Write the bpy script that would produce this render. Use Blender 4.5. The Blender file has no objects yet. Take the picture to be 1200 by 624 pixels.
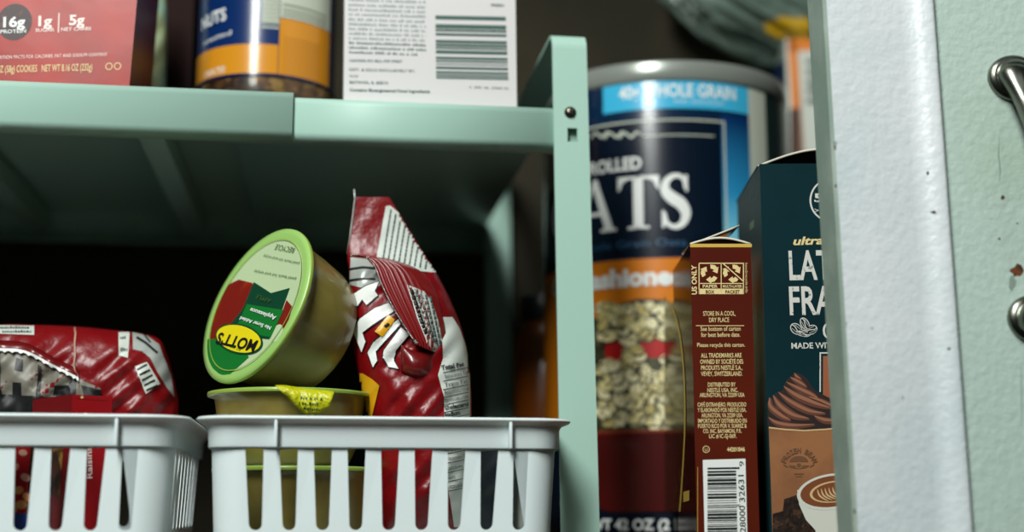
import bpy, bmesh, math, random
from mathutils import Vector, Matrix, geometry
from mathutils.bvhtree import BVHTree
random.seed(7)
scene = bpy.context.scene
COL = scene.collection
PI = math.pi

# ------------------------------------------------------------------ camera
F = 1600.0
cam_d = bpy.data.cameras.new('camera'); cam = bpy.data.objects.new('camera', cam_d); COL.objects.link(cam)
cam_d.lens = 36 * F / 1200; cam_d.sensor_width = 36; cam_d.clip_start = 0.01
CAMLOC = Vector((0, 0, 0.019))
cam.location = CAMLOC
cam.rotation_euler = (math.radians(90 + 10.2), 0, math.radians(-8))
cam_d.dof.use_dof = True; cam_d.dof.focus_distance = 0.575; cam_d.dof.aperture_fstop = 3.6
scene.camera = cam
RM = cam.rotation_euler.to_matrix()

def ray(px, py):
    return RM @ Vector(((px - 600) / F, -(py - 312) / F, -1))
def P(px, py, Y):
    d = ray(px, py); return CAMLOC + d * (Y / d.y)

# ------------------------------------------------------------------ materials
def lin(c):
    return tuple((v / 255 / 12.92) if v / 255 <= 0.04045 else ((v / 255 + 0.055) / 1.055) ** 2.4 for v in c) + (1,)
MATS = {}
def mat(name, rgb, rough=0.5, metal=0.0, spec=0.5, trans=0.0, coat=0.0, bump=None, mott=None, sub=0.0, coatr=0.09):
    if name in MATS: return MATS[name]
    m = bpy.data.materials.new(name); m.use_nodes = True
    nt = m.node_tree; b = nt.nodes['Principled BSDF']
    b.inputs['Base Color'].default_value = lin(rgb)
    b.inputs['Roughness'].default_value = rough
    b.inputs['Metallic'].default_value = metal
    b.inputs['Specular IOR Level'].default_value = spec
    b.inputs['Transmission Weight'].default_value = trans
    b.inputs['Coat Weight'].default_value = coat
    b.inputs['Coat Roughness'].default_value = coatr
    if sub:
        b.inputs['Subsurface Weight'].default_value = sub
        b.inputs['Subsurface Scale'].default_value = 0.01
    tc = nt.nodes.new('ShaderNodeTexCoord')
    if mott:      # (scale, second colour, low, high)
        n = nt.nodes.new('ShaderNodeTexNoise'); n.inputs['Scale'].default_value = mott[0]; n.inputs['Detail'].default_value = 5
        r = nt.nodes.new('ShaderNodeMapRange'); r.inputs[1].default_value = mott[2]; r.inputs[2].default_value = mott[3]
        mx = nt.nodes.new('ShaderNodeMix'); mx.data_type = 'RGBA'
        mx.inputs[6].default_value = lin(rgb); mx.inputs[7].default_value = lin(mott[1])
        nt.links.new(tc.outputs['Object'], n.inputs['Vector']); nt.links.new(n.outputs['Fac'], r.inputs[0])
        nt.links.new(r.outputs[0], mx.inputs[0]); nt.links.new(mx.outputs[2], b.inputs['Base Color'])
    if bump:      # (scale, strength, distance)
        n = nt.nodes.new('ShaderNodeTexNoise'); n.inputs['Scale'].default_value = bump[0]; n.inputs['Detail'].default_value = 4
        bp = nt.nodes.new('ShaderNodeBump'); bp.inputs['Strength'].default_value = bump[1]; bp.inputs['Distance'].default_value = bump[2]
        nt.links.new(tc.outputs['Object'], n.inputs['Vector']); nt.links.new(n.outputs['Fac'], bp.inputs['Height'])
        nt.links.new(bp.outputs[0], b.inputs['Normal'])
    MATS[name] = m; return m
def cells(name, cols, scale, rough=0.6, stretch=(1, 1, 1), coat=0.0):
    """pieces of food: one colour per cell, dark seams between"""
    m = bpy.data.materials.new(name); m.use_nodes = True
    nt = m.node_tree; b = nt.nodes['Principled BSDF']; b.inputs['Roughness'].default_value = rough
    b.inputs['Coat Weight'].default_value = coat
    tc = nt.nodes.new('ShaderNodeTexCoord'); mp = nt.nodes.new('ShaderNodeMapping'); mp.inputs['Scale'].default_value = stretch
    nz = nt.nodes.new('ShaderNodeTexNoise'); nz.inputs['Scale'].default_value = scale * 1.3
    ad = nt.nodes.new('ShaderNodeMixRGB'); ad.blend_type = 'LINEAR_LIGHT'; ad.inputs[0].default_value = 0.006
    v = nt.nodes.new('ShaderNodeTexVoronoi'); v.inputs['Scale'].default_value = scale
    v2 = nt.nodes.new('ShaderNodeTexVoronoi'); v2.inputs['Scale'].default_value = scale
    r1 = nt.nodes.new('ShaderNodeValToRGB'); r1.color_ramp.interpolation = 'LINEAR'
    e = r1.color_ramp.elements; e[0].position = 0; e[0].color = lin(cols[0]); e[1].position = 1; e[1].color = lin(cols[-1])
    for k, c in enumerate(cols[1:-1]):
        x = e.new((k + 1) / (len(cols) - 1)); x.color = lin(c)
    r2 = nt.nodes.new('ShaderNodeValToRGB'); r2.color_ramp.elements[0].position = 0.25; r2.color_ramp.elements[0].color = (1, 1, 1, 1)
    r2.color_ramp.elements[1].position = 0.75; r2.color_ramp.elements[1].color = (.16, .11, .05, 1)
    mu = nt.nodes.new('ShaderNodeMixRGB'); mu.blend_type = 'MULTIPLY'; mu.inputs[0].default_value = 1
    L = nt.links.new
    L(tc.outputs['Object'], mp.inputs['Vector']); L(mp.outputs[0], nz.inputs['Vector']); L(mp.outputs[0], ad.inputs[1]); L(nz.outputs['Color'], ad.inputs[2])
    L(ad.outputs[0], v.inputs['Vector']); L(ad.outputs[0], v2.inputs['Vector'])
    L(v.outputs['Color'], r1.inputs[0]); L(v2.outputs['Distance'], r2.inputs[0])
    L(r1.outputs[0], mu.inputs[1]); L(r2.outputs[0], mu.inputs[2]); L(mu.outputs[0], b.inputs['Base Color'])
    MATS[name] = m; return m
def ramp_z(name, stops, z0, z1, rough=0.35, axis='Z'):
    """printed colour fade between two heights of the object itself"""
    m = bpy.data.materials.new(name); m.use_nodes = True
    nt = m.node_tree; b = nt.nodes['Principled BSDF']; b.inputs['Roughness'].default_value = rough
    tc = nt.nodes.new('ShaderNodeTexCoord'); sp = nt.nodes.new('ShaderNodeSeparateXYZ')
    mr = nt.nodes.new('ShaderNodeMapRange'); mr.inputs[1].default_value = z0; mr.inputs[2].default_value = z1
    r = nt.nodes.new('ShaderNodeValToRGB'); e = r.color_ramp.elements
    e[0].position = stops[0][0]; e[0].color = lin(stops[0][1]); e[1].position = stops[-1][0]; e[1].color = lin(stops[-1][1])
    for p, c in stops[1:-1]: x = e.new(p); x.color = lin(c)
    L = nt.links.new
    L(tc.outputs['Object'], sp.inputs[0]); L(sp.outputs[axis], mr.inputs[0]); L(mr.outputs[0], r.inputs[0]); L(r.outputs[0], b.inputs['Base Color'])
    MATS[name] = m; return m

# ------------------------------------------------------------------ mesh helpers
class MB:
    def __init__(s): s.v = []; s.f = []; s.m = []; s.sm = []; s.mats = []
    def mi(s, m):
        if m not in s.mats: s.mats.append(m)
        return s.mats.index(m)
    def add(s, vs, fs, m, smooth=False):
        o = len(s.v); k = s.mi(m); s.v += [tuple(v) for v in vs]
        for f in fs: s.f.append(tuple(i + o for i in f)); s.m.append(k); s.sm.append(smooth)
        return s
    def box(s, x0, y0, z0, x1, y1, z1, m, M=None, bev=0.0):
        bm = bmesh.new(); bmesh.ops.create_cube(bm, size=1)
        for v in bm.verts:
            v.co = Vector(((x0 + x1) / 2 + v.co.x * (x1 - x0), (y0 + y1) / 2 + v.co.y * (y1 - y0), (z0 + z1) / 2 + v.co.z * (z1 - z0)))
        if bev: bmesh.ops.bevel(bm, geom=bm.edges[:], offset=bev, segments=3, affect='EDGES', profile=0.5)
        return s.bm(bm, m, M, bool(bev))
    def bm(s, bm, m, M=None, smooth=False):
        bm.verts.index_update()
        vs = [(M @ v.co) if M else v.co.copy() for v in bm.verts]
        fs = [[v.index for v in f.verts] for f in bm.faces]; bm.free()
        return s.add(vs, fs, m, smooth)
    def lathe(s, prof, m, M=Matrix(), n=64, mats=None):
        """prof: (r, z). mats: one material per segment of the profile"""
        vs = [M @ Vector((r * math.sin(2 * PI * k / n), -r * math.cos(2 * PI * k / n), z)) for r, z in prof for k in range(n)]
        for i in range(len(prof) - 1):
            mm = mats[i] if mats else m
            if i == 0: base = len(s.v); s.v += [tuple(v) for v in vs]
            kk = s.mi(mm)
            for k in range(n):
                a = i * n + k; b = i * n + (k + 1) % n
                s.f.append((base + a, base + b, base + b + n, base + a + n)); s.m.append(kk); s.sm.append(True)
        return s
    def grid(s, rows, m, closed=False, smooth=True):
        n = len(rows[0]); vs = [p for r in rows for p in r]; fs = []
        for i in range(len(rows) - 1):
            for k in range(n if closed else n - 1):
                a = i * n + k; b = i * n + (k + 1) % n
                fs.append((a, b, b + n, a + n))
        return s.add(vs, fs, m, smooth)
    def tube(s, pts, rad, m, n=10, flat=None):
        """swept round bar; rad one per point, flat=(sx, sz) squeezes the section"""
        pts = [Vector(p) for p in pts]; rows = []
        up = Vector((0.13, 0.2, 1)).normalized(); prev = None
        for i, p in enumerate(pts):
            t = (pts[min(i + 1, len(pts) - 1)] - pts[max(i - 1, 0)]).normalized()
            if prev is None: a = t.cross(Vector((0, 1, 0)) if abs(t.y) < .9 else Vector((1, 0, 0))).normalized()
            else: a = (prev - t * prev.dot(t)).normalized()
            prev = a; b = t.cross(a); r = rad[i] if isinstance(rad, (list, tuple)) else rad
            fx, fy = flat or (1, 1)
            rows.append([p + a * (r * fx * math.cos(2 * PI * k / n)) + b * (r * fy * math.sin(2 * PI * k / n)) for k in range(n)])
        s.grid(rows, m, closed=True)
        o = len(s.v) - n; s.f.append(tuple(range(o, o + n))); s.m.append(s.mi(m)); s.sm.append(True)
        o = len(s.v) - n * len(rows); s.f.append(tuple(range(o, o + n))[::-1]); s.m.append(s.mi(m)); s.sm.append(True)
        return s
    def build(s, name, parent=None, solid=0, bevel=0, weld=False):
        me = bpy.data.meshes.new(name); me.from_pydata(s.v, [], s.f)
        for m in s.mats: me.materials.append(m)
        me.polygons.foreach_set('material_index', s.m); me.polygons.foreach_set('use_smooth', s.sm); me.update()
        o = bpy.data.objects.new(name, me); COL.objects.link(o)
        if parent is not None:
            o.parent = parent; o.matrix_parent_inverse = parent.matrix_world.inverted() if False else Matrix.Translation(parent.location).inverted()
        if weld:
            w = o.modifiers.new('weld', 'WELD'); w.merge_threshold = 1e-5
        if bevel:
            b = o.modifiers.new('bevel', 'BEVEL'); b.width = bevel; b.segments = 2; b.limit_method = 'ANGLE'
        if solid:
            m = o.modifiers.new('solidify', 'SOLIDIFY'); m.thickness = solid; m.offset = -1
        return o
def tag(o, label, cat, group=None):
    o['label'] = label; o['category'] = cat
    if group: o['group'] = group
    return o
def thing(name, label, cat, loc, group=None):
    o = bpy.data.objects.new(name, None); COL.objects.link(o); o.location = loc; o.empty_display_size = 0.02
    bpy.context.view_layer.update()
    return tag(o, label, cat, group)
def plabel(o, t): o['label'] = t; return o

# ------------------------------------------------------------------ printing on surfaces
class Plane:
    curved = False
    def __init__(s, o, u, v): s.o = Vector(o); s.u = Vector(u).normalized(); s.v = Vector(v).normalized(); s.n = s.u.cross(s.v)
    def uv(s, px, py):
        d = ray(px, py); t = (s.o - CAMLOC).dot(s.n) / d.dot(s.n); q = CAMLOC + d * t - s.o
        return Vector((q.dot(s.u), q.dot(s.v)))
    def at(s, u, v, h): return s.o + s.u * u + s.v * v + s.n * h
class Cyl:
    curved = True; step = 0.003
    def __init__(s, cx, cy, R): s.cx = cx; s.cy = cy; s.R = R
    def uv(s, px, py):
        d = ray(px, py); ox, oy = CAMLOC.x - s.cx, CAMLOC.y - s.cy
        a = d.x ** 2 + d.y ** 2; b = 2 * (ox * d.x + oy * d.y); c = ox * ox + oy * oy - s.R ** 2
        D = max(0, b * b - 4 * a * c); t = (-b - math.sqrt(D)) / 2 / a; q = CAMLOC + d * t
        return Vector((math.atan2(q.x - s.cx, -(q.y - s.cy)) * s.R, q.z))
    def at(s, u, v, h):
        a = u / s.R; return Vector((s.cx + (s.R + h) * math.sin(a), s.cy - (s.R + h) * math.cos(a), v))
class Skin:
    curved = True; step = 2.5
    def __init__(s, mb): s.t = BVHTree.FromPolygons(mb.v, mb.f)
    def uv(s, px, py): return Vector((px, -py))
    def at(s, u, v, h):
        d = ray(u, -v).normalized(); loc, n, i, dist = s.t.ray_cast(CAMLOC, d)
        if loc is None: return None
        if n.dot(d) > 0: n = -n
        return loc + (n - d).normalized() * h

_tc = {}
def glyphs(s, bold=0.0, spacing=1.0):
    k = (s, bold, spacing)
    if k not in _tc:
        c = bpy.data.curves.new('t', 'FONT'); c.body = s; c.offset = bold; c.space_character = spacing; c.resolution_u = 3
        o = bpy.data.objects.new('t', c); me = o.to_mesh()
        vs = [(v.co.x, v.co.y) for v in me.vertices]; fs = [tuple(p.vertices) for p in me.polygons]
        o.to_mesh_clear(); bpy.data.objects.remove(o); bpy.data.curves.remove(c)
        xs = [v[0] for v in vs] or [0, 1]; x0, x1 = min(xs), max(xs)
        _tc[k] = ([(x - x0, y) for x, y in vs], fs, max(1e-6, x1 - x0))
    return _tc[k]
CAP = 0.729     # height of a capital in the built-in font, in em
class Print:
    clip = None
    def __init__(s, surf, mb): s.s = surf; s.mb = mb; s.lift = 0.00007
    def raw(s, vs, fs, m, layer):
        """vs in surface uv"""
        if s.clip: vs = [(v[0], v[1]) if math.hypot(v[0], v[1]) < s.clip else tuple(Vector((v[0], v[1])).normalized() * s.clip) for v in vs]
        if s.s.curved:
            bm = bmesh.new(); bv = [bm.verts.new((v[0], v[1], 0)) for v in vs]
            for f in fs:
                try: bm.faces.new([bv[i] for i in f])
                except ValueError: pass
            st = s.s.step; xs = [v[0] for v in vs]; ys = [v[1] for v in vs]
            for ax, arr in ((0, xs), (1, ys)):
                if ax == 1 and isinstance(s.s, Cyl): continue
                k = math.floor(min(arr) / st) + 1
                while k * st < max(arr):
                    co = [0, 0, 0]; no = [0, 0, 0]; co[ax] = k * st; no[ax] = 1
                    bmesh.ops.bisect_plane(bm, geom=bm.verts[:] + bm.edges[:] + bm.faces[:], plane_co=co, plane_no=no, dist=1e-7)
                    k += 1
            bm.verts.index_update(); vs = [(v.co.x, v.co.y) for v in bm.verts]; fs = [[v.index for v in f.verts] for f in bm.faces]; bm.free()
        pts = [s.s.at(v[0], v[1], s.lift * (layer + 1)) for v in vs]
        if any(p is None for p in pts):
            fs = [f for f in fs if all(pts[i] is not None for i in f)]
            keep = sorted({i for f in fs for i in f}); new = {i: k for k, i in enumerate(keep)}
            pts = [pts[i] for i in keep]; fs = [[new[i] for i in f] for f in fs]
        # keep the printed side outward
        s.mb.add(pts, fs, m, smooth=s.s.curved)
    def polyuv(s, pts, m, layer=0):
        tri = geometry.tessellate_polygon([[Vector((p[0], p[1], 0)) for p in pts]])
        out = []
        for t in tri:
            a, b, c = (pts[i] for i in t)
            ar = (b[0] - a[0]) * (c[1] - a[1]) - (b[1] - a[1]) * (c[0] - a[0])
            if abs(ar) > 1e-14: out.append(t if ar > 0 else t[::-1])
        s.raw(pts, out, m, layer)
    def poly(s, pts, m, layer=0): s.polyuv([s.s.uv(*p) for p in pts], m, layer)
    def rect(s, x0, y0, x1, y1, m, layer=0): s.poly([(x0, y1), (x1, y1), (x1, y0), (x0, y0)], m, layer)
    def ell(s, cx, cy, rx, ry, m, layer=0, rot=0, n=32, a0=0, a1=360):
        c, q = math.cos(math.radians(rot)), math.sin(math.radians(rot)); pts = []
        full = a1 - a0 >= 360
        for k in range(n if full else n + 1):
            a = math.radians(a0 + (a1 - a0) * k / n); x = rx * math.cos(a); y = ry * math.sin(a)
            pts.append((cx + x * c - y * q, cy + x * q + y * c))
        s.poly(pts, m, layer)
    def stroke(s, pts, w, m, layer=0, taper=False, closed=False):
        P_ = [Vector(p) for p in pts]; n = len(P_); L = []; R = []
        for i, p in enumerate(P_):
            if closed: t = P_[(i + 1) % n] - P_[(i - 1) % n]
            else: t = P_[min(i + 1, n - 1)] - P_[max(i - 1, 0)]
            t = t.normalized() if t.length else Vector((1, 0)); q = Vector((-t.y, t.x))
            ww = (w[i] if isinstance(w, (list, tuple)) else w) * (0.15 + 0.85 * math.sin(PI * i / (n - 1)) if taper else 1)
            L.append(p + q * ww / 2); R.append(p - q * ww / 2)
        for i in range(n if closed else n - 1):
            j = (i + 1) % n
            s.poly([L[i], L[j], R[j], R[i]], m, layer)
    def textuv(s, t, a, b, cap, m, layer=1, bold=0.0, shear=0.0, spacing=1.0):
        """t runs from a to b (uv), capitals cap high"""
        vs, fs, w = glyphs(t, bold, spacing); a = Vector(a); d = Vector(b) - a; L = d.length; d.normalize(); n = Vector((-d.y, d.x))
        k = cap / CAP
        out = [a + d * (x / w * L + y * k * shear) + n * (y * k) for x, y in vs]
        s.raw(out, fs, m, layer)
    def text(s, t, p0, p1, cap, m, layer=1, bold=0.0, shear=0.0, spacing=1.0):
        a = s.s.uv(*p0); b = s.s.uv(*p1)
        d = (Vector(p1) - Vector(p0)).normalized(); n = Vector((d.y, -d.x))      # up in the picture
        c = (s.s.uv(p0[0] + n.x * cap, p0[1] + n.y * cap) - a).length
        s.textuv(t, a, b, c, m, layer, bold, shear, spacing)
    def scribble(s, x0, x1, y, h, m, layer=1, dy=0, seed=0):
        """a line of print too small to read: short worn marks"""
        r = random.Random(seed + int(y * 10)); x = x0
        while x < x1:
            w = r.uniform(1.2, 2.6)
            yy = y + dy * (x - x0) / max(1, x1 - x0); hh = h * r.choice((.7, .8, 1))
            s.rect(x, yy - hh, min(x + w, x1), yy, m, layer)
            x += w + (0.9 if r.random() > .18 else 3.0)
def rr(x0, y0, x1, y1, r, n=5):
    pts = []
    for cx, cy, a in ((x1 - r, y1 - r, 0), (x0 + r, y1 - r, 90), (x0 + r, y0 + r, 180), (x1 - r, y0 + r, 270)):
        for k in range(n + 1):
            t = math.radians(a + 90 * k / n); pts.append((cx + r * math.cos(t), cy + r * math.sin(t)))
    return pts
def smooth_pts(pts, n=6):
    """Catmull-Rom through the points"""
    P_ = [Vector(p) for p in pts]; out = []
    for i in range(len(P_) - 1):
        a = P_[max(i - 1, 0)]; b = P_[i]; c = P_[i + 1]; d = P_[min(i + 2, len(P_) - 1)]
        for k in range(n):
            t = k / n
            out.append(0.5 * ((2 * b) + (c - a) * t + (2 * a - 5 * b + 4 * c - d) * t * t + (3 * b - a - 3 * c + d) * t ** 3))
    out.append(P_[-1]); return out

# ------------------------------------------------------------------ palette
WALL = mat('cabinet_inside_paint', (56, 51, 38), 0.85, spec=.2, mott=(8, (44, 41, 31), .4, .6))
DOORP = mat('door_gloss_paint', (220, 224, 226), 0.36, spec=0.5, bump=(330, 0.55, 0.0007), mott=(9, (190, 206, 208), .4, .65))
DOORG = mat('door_aged_paint', (184, 204, 194), 0.42, spec=0.5, bump=(300, 0.6, 0.0008), mott=(16, (170, 190, 170), .5, .75))
DOORE = mat('door_edge_paint', (132, 150, 138), 0.65, bump=(120, 0.25, 0.001), mott=(40, (156, 170, 158), .45, .7))
CHIP = mat('chipped_wood', (70, 52, 34), 0.8)
RUST = mat('rust', (110, 58, 24), 0.8, mott=(300, (60, 40, 20), .4, .6))
PEWTER = mat('pewter', (120, 122, 112), 0.28, metal=1.0)
MINT = mat('mint_enamel', (166, 200, 186), 0.42, spec=.35, bump=(700, 0.05, 0.0005))
BASK = mat('white_plastic', (228, 238, 238), 0.42, sub=0.08)
STEEL = mat('screw_steel', (110, 104, 90), 0.3, metal=1.0)
BLACK = mat('black_ink', (12, 16, 16), 0.5)
WHITE = mat('white_ink', (228, 230, 226), 0.4)
CREAM = mat('cream_ink', (222, 200, 140), 0.5)
GOLD = mat('gold_ink', (206, 168, 74), 0.35)
REDF = mat('red_film', (118, 5, 12), 0.33, spec=0.4, coat=0.0, bump=(45, 0.5, 0.005))
REDD = mat('dark_red_film', (104, 14, 16), 0.3, coat=0.3)
SILV = mat('silver_film', (176, 182, 176), 0.35, metal=0.3)
SILVW = mat('silver_white_print', (200, 206, 198), 0.4)

# ------------------------------------------------------------------ the cabinet
cab = thing('kitchen_cabinet', 'old painted kitchen cabinet with one door open and the right door shut', 'cabinet', (0.05, 0.70, 0))
XL, XR, YB, YF, ZT = -0.42, 0.52, 0.87, 0.512, 0.62
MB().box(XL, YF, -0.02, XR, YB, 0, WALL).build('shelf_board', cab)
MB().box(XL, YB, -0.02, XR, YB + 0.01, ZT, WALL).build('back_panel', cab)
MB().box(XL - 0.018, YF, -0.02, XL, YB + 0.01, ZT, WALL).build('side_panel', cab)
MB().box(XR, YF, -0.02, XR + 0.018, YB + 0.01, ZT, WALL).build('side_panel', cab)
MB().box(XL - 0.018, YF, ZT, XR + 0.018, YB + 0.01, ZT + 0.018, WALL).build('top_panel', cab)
# door: profile extruded up, leaning a hair
YD = 0.490
def dx(px, py): return P(px, py, YD)
zt, zb = ZT, -0.03
a0, a1 = dx(965, 0), dx(1002, 624)
lean = (a0.x - a1.x) / (a0.z - a1.z)
xe = a1.x - lean * a1.z            # left edge at z = 0
def dprof(pts, m, mb):
    rows = []
    nz = 24
    for k in range(nz + 1):
        z = zb + (zt - zb) * k / nz
        rows.append([Vector((xe + x + lean * z, y, z)) for x, y in pts])
    n = len(pts); vs = [p for r in rows for p in r]; fs = []
    for i in range(nz):
        for k in range(n - 1):
            a = i * n + k; fs.append((a, a + 1, a + 1 + n, a + n))
    mb.add(vs, fs, m, False)
m300a, m300b = dx(1076, 300), dx(1116, 300)
z3 = m300a.z
u0 = m300a.x - xe - lean * z3; u1 = m300b.x - xe - lean * z3
DW = XR - xe + 0.01
dmb = MB()
dprof([(0.0012, YD), (0, YD + 0.0012), (0, YD + 0.0165), (0, YD + 0.0172)], DOORE, dmb)
dprof([(0.0, YD + 0.0172), (DW, YD + 0.0172)], DOORG, dmb)
dprof([(0.0012, YD), (u0 * .5, YD - 0.0003), (u0, YD)], DOORP, dmb)
# moulding
mm = MB(); mp = []
for k in range(9):
    t = k / 8; mp.append((u0 + (u1 - u0) * (0.5 * t), YD - 0.0022 * t * t))
for k in range(1, 13):
    t = k / 12; mp.append((u0 + (u1 - u0) * (0.5 + 0.5 * math.sin(PI / 2 * t)), YD - 0.0022 - .0012 * math.sin(PI * min(1, t * 1.2)) * (t < .84) + 0.0032 * max(0, t - .55) / .45))
dprof(mp, DOORP, mm)
for f in range(len(mm.sm)): mm.sm[f] = True
def blob(pr, x, y, rx, ry, m, layer=0, seed=1, n=12):
    r = random.Random(seed); pr.poly([(x + rx * r.uniform(.6, 1.2) * math.cos(2 * PI * k / n), y + ry * r.uniform(.6, 1.2) * math.sin(2 * PI * k / n)) for k in range(n)], m, layer)
cp = Print(Skin(mm), mm)
for i, (x, y, a, b) in enumerate([(1087, 203, 1.6, 2.6), (1094, 249, 4, 2), (1112, 409, 1.8, 2), (1082, 605, 1.6, 1.8)]): blob(cp, x, y, a, b, CHIP, 0, i + 20)
cp = Print(Skin(dmb), dmb)
for i, (x, y, a, b) in enumerate([(978.5, 170, 2, 7), (979.5, 218, 1.4, 2.4), (1001.5, 600, 1.5, 4), (991.5, 380, 1.4, 3), (1022, 385, 1.2, 2), (1058, 467, 1.2, 3), (1071, 113, 1.0, 1.6)]): blob(cp, x, y, a, b, CHIP if i < 3 else DOORE, 0, i + 40)
door = dmb.build('door', cab); plabel(door, 'white gloss painted cabinet door with chipped paint')
mo = mm.build('moulding', door)
pm = MB(); dprof([(u1, YD + 0.001), (DW, YD + 0.001), (DW, YD + 0.017)], DOORG, pm)
psurf = Plane((0, YD + 0.001, 0), (1, 0, 0), (0, 0, 1)); pp = Print(psurf, pm)
for i, (x, y, a, b) in enumerate([(1175, 232, 2.4, 2.6), (1171, 280, 1.6, 1.6), (1192, 262, 1.2, 1)]): blob(pp, x, y, a, b, CHIP, 0, i)
blob(pp, 1192, 318, 9, 8, RUST, 0, 9); blob(pp, 1186, 332, 5, 9, MATS['door_edge_paint'], 0, 12)
pp.stroke([(1171, 160), (1170, 180), (1172, 200), (1171, 212)], [.6, 1.6, 1.6, .6], DOORE, 0)
pp.stroke([(1196, 430), (1197, 460), (1197, 500)], [.6, 1.2, .6], DOORE, 0)
pnl = pm.build('door_panel', door)
# pull handle
hm = MB()
def hp(px, py, out): return P(px, py, YD + 0.001 - out)
sp = [hp(1190, 90, .003), hp(1194, 98, .006), hp(1205, 122, .010), hp(1220, 160, .018), hp(1233, 200, .023), hp(1240, 240, .024),
      hp(1238, 285, .021), hp(1228, 325, .014), hp(1218, 352, .008), hp(1214, 368, .006), hp(1213, 374, .003)]
sp = smooth_pts(sp, 6)
rads = []
for i in range(len(sp)):
    t = i / (len(sp) - 1); e = min(t, 1 - t) * 2
    rads.append(0.0052 + 0.0028 * math.exp(-((e - 0.05) / 0.16) ** 2))
hm.tube(sp, rads, PEWTER, n=20, flat=(1, .72))
foot = [(0, .0062), (.003, .0060), (.006, .0050), (.0082, .0032), (.0087, .0022), (.0092, .0024), (.0098, .0022), (.0104, .0014), (.0108, .0012), (.0111, .0004), (.0111, -.0015)]
for q_ in (hp(1189, 92, .001), hp(1213, 374, .001)):
    hm.lathe([(r * 1.0, z) for r, z in foot], PEWTER, Matrix.Translation(q_) @ Matrix.Rotation(PI / 2, 4, 'X') @ Matrix.Diagonal((1, .86, 1, 1)), 40)
plabel(hm.build('pull_handle', door), 'arched pewter pull handle')

# ------------------------------------------------------------------ expandable rack
YR = 0.600
zs = P(500, 121.5, YR).z; zsb = P(500, 166.5, YR).z        # lip top / bottom of the right section
xj = P(343, 140, YR).x
xpl, xpr = P(648.5, 200, YR).x, P(689.5, 200, YR).x         # post left / right edge near the shelf
rack = thing('shelf_rack', 'pale mint metal expandable shelf rack with packages on top and two baskets beneath', 'shelf rack', (xpl, YR, 0))
RD = 0.262
def shelf_sec(x0, x1, zt_, zb_, y0, name):
    mb = MB(); t = 0.0012; r = 0.0025
    prof = [(y0 + 0.008, zb_), (y0 + r, zb_)] + [(y0 + r - r * math.sin(PI / 2 * k / 4), zb_ + r - r * math.cos(PI / 2 * k / 4)) for k in range(1, 5)]
    prof += [(y0 + r - r * math.cos(PI / 2 * k / 4), zt_ - r + r * math.sin(PI / 2 * k / 4)) for k in range(0, 5)]
    prof += [(y0 + RD - r, zt_), (y0 + RD, zt_ - r), (y0 + RD, zb_ + r), (y0 + RD - r, zb_), (y0 + RD - 0.008, zb_)]
    rows = [[Vector((x, y, z)) for y, z in prof] for x in (x0, x1)]
    mb.grid(rows, MINT)
    return mb.build(name, rack, solid=t)
s1 = shelf_sec(xj - 0.03, xpl + 0.001, zs, zsb, YR + 0.0012, 'shelf_section')
s2 = shelf_sec(-0.40, xj, zs + 0.0016, zsb - 0.0002, YR - 0.0012, 'shelf_section')
for sx in (P(168, 165, YR).x, P(20, 165, YR).x - .04):
    MB().box(sx - .006, YR + .01, zsb + .004, sx + .006, YR + RD - .01, zs - .0015, MINT, bev=.0008).build('brace', rack)
# end frame: strip bent over at the top
ztop = P(664, 38, YR).z
leanp = (P(700, 610, YR).x - P(688, 80, YR).x) / (P(700, 610, YR).z - P(688, 80, YR).z)
hz0, hz1 = P(670, 167, YR).z, P(670, 151, YR).z; hx0, hx1 = P(664.5, 158, YR).x, P(676, 158, YR).x
def strip(x0f, x1f, path, mb, th=0.0016):
    rows = [[Vector((x0f(z), y, z)), Vector((x1f(z), y, z)), Vector((x1f(z), y + oy, z + oz)), Vector((x0f(z), y + oy, z + oz))] for (y, z, oy, oz) in path]
    mb.grid(rows, MINT, closed=True, smooth=False)
    for r, fl in ((rows[0], 0), (rows[-1], 1)): mb.add(r, [(0, 1, 2, 3)], MINT)
zr = zs
fl = lambda z: xpl + leanp * (z - zr); fr = lambda z: xpr + leanp * (z - zr) + 0.0009 * (zr - z) / zr
pm_ = MB(); th = .0018
strip(fl, fr, [(YR - .0012, 0, th, 0), (YR - .0012, hz0, th, 0)], pm_)
strip(fl, lambda z: hx0, [(YR - .0012, hz0, th, 0), (YR - .0012, hz1, th, 0)], pm_)
strip(lambda z: hx1, fr, [(YR - .0012, hz0, th, 0), (YR - .0012, hz1, th, 0)], pm_)
RB = 0.008; path = [(YR - .0012, hz1, th, 0), (YR - .0012, ztop - RB, th, 0)]
for k in range(1, 9):
    a = PI / 2 * k / 8; path.append((YR - .0012 + RB - RB * math.cos(a), ztop - RB + RB * math.sin(a), th * math.cos(a), -th * math.sin(a)))
path.append((YR + RD - RB, ztop, 0, -th))
for k in range(1, 9):
    a = PI / 2 * k / 8; path.append((YR + RD - RB + RB * math.sin(a), ztop - RB + RB * math.cos(a), -th * math.sin(a), -th * math.cos(a)))
path.append((YR + RD, 0, -th, 0))
strip(fl, fr, path, pm_)
pm_.build('end_frame', rack, weld=True)
MB().box(hx0 - .003, YR + .0035, hz0 - .004, hx1 + .003, YR + .0048, hz1 + .004, MINT).build('bracket', rack)
sc = P(668.5, 132, YR - .0012); sm = MB()
Ms = Matrix.Translation(sc) @ Matrix.Rotation(PI / 2, 4, 'X')
sm.lathe([(0, .0016), (.0012, .00155), (.0022, .0011), (.0029, 0)], STEEL, Ms, 24)
for a in (0, PI / 2):
    sm.box(-.0016, -.0003, .00152, .0016, .0003, .0018, BLACK, Ms @ Matrix.Rotation(a + .5, 4, 'Z'))
sm.build('screw', rack)
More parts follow.
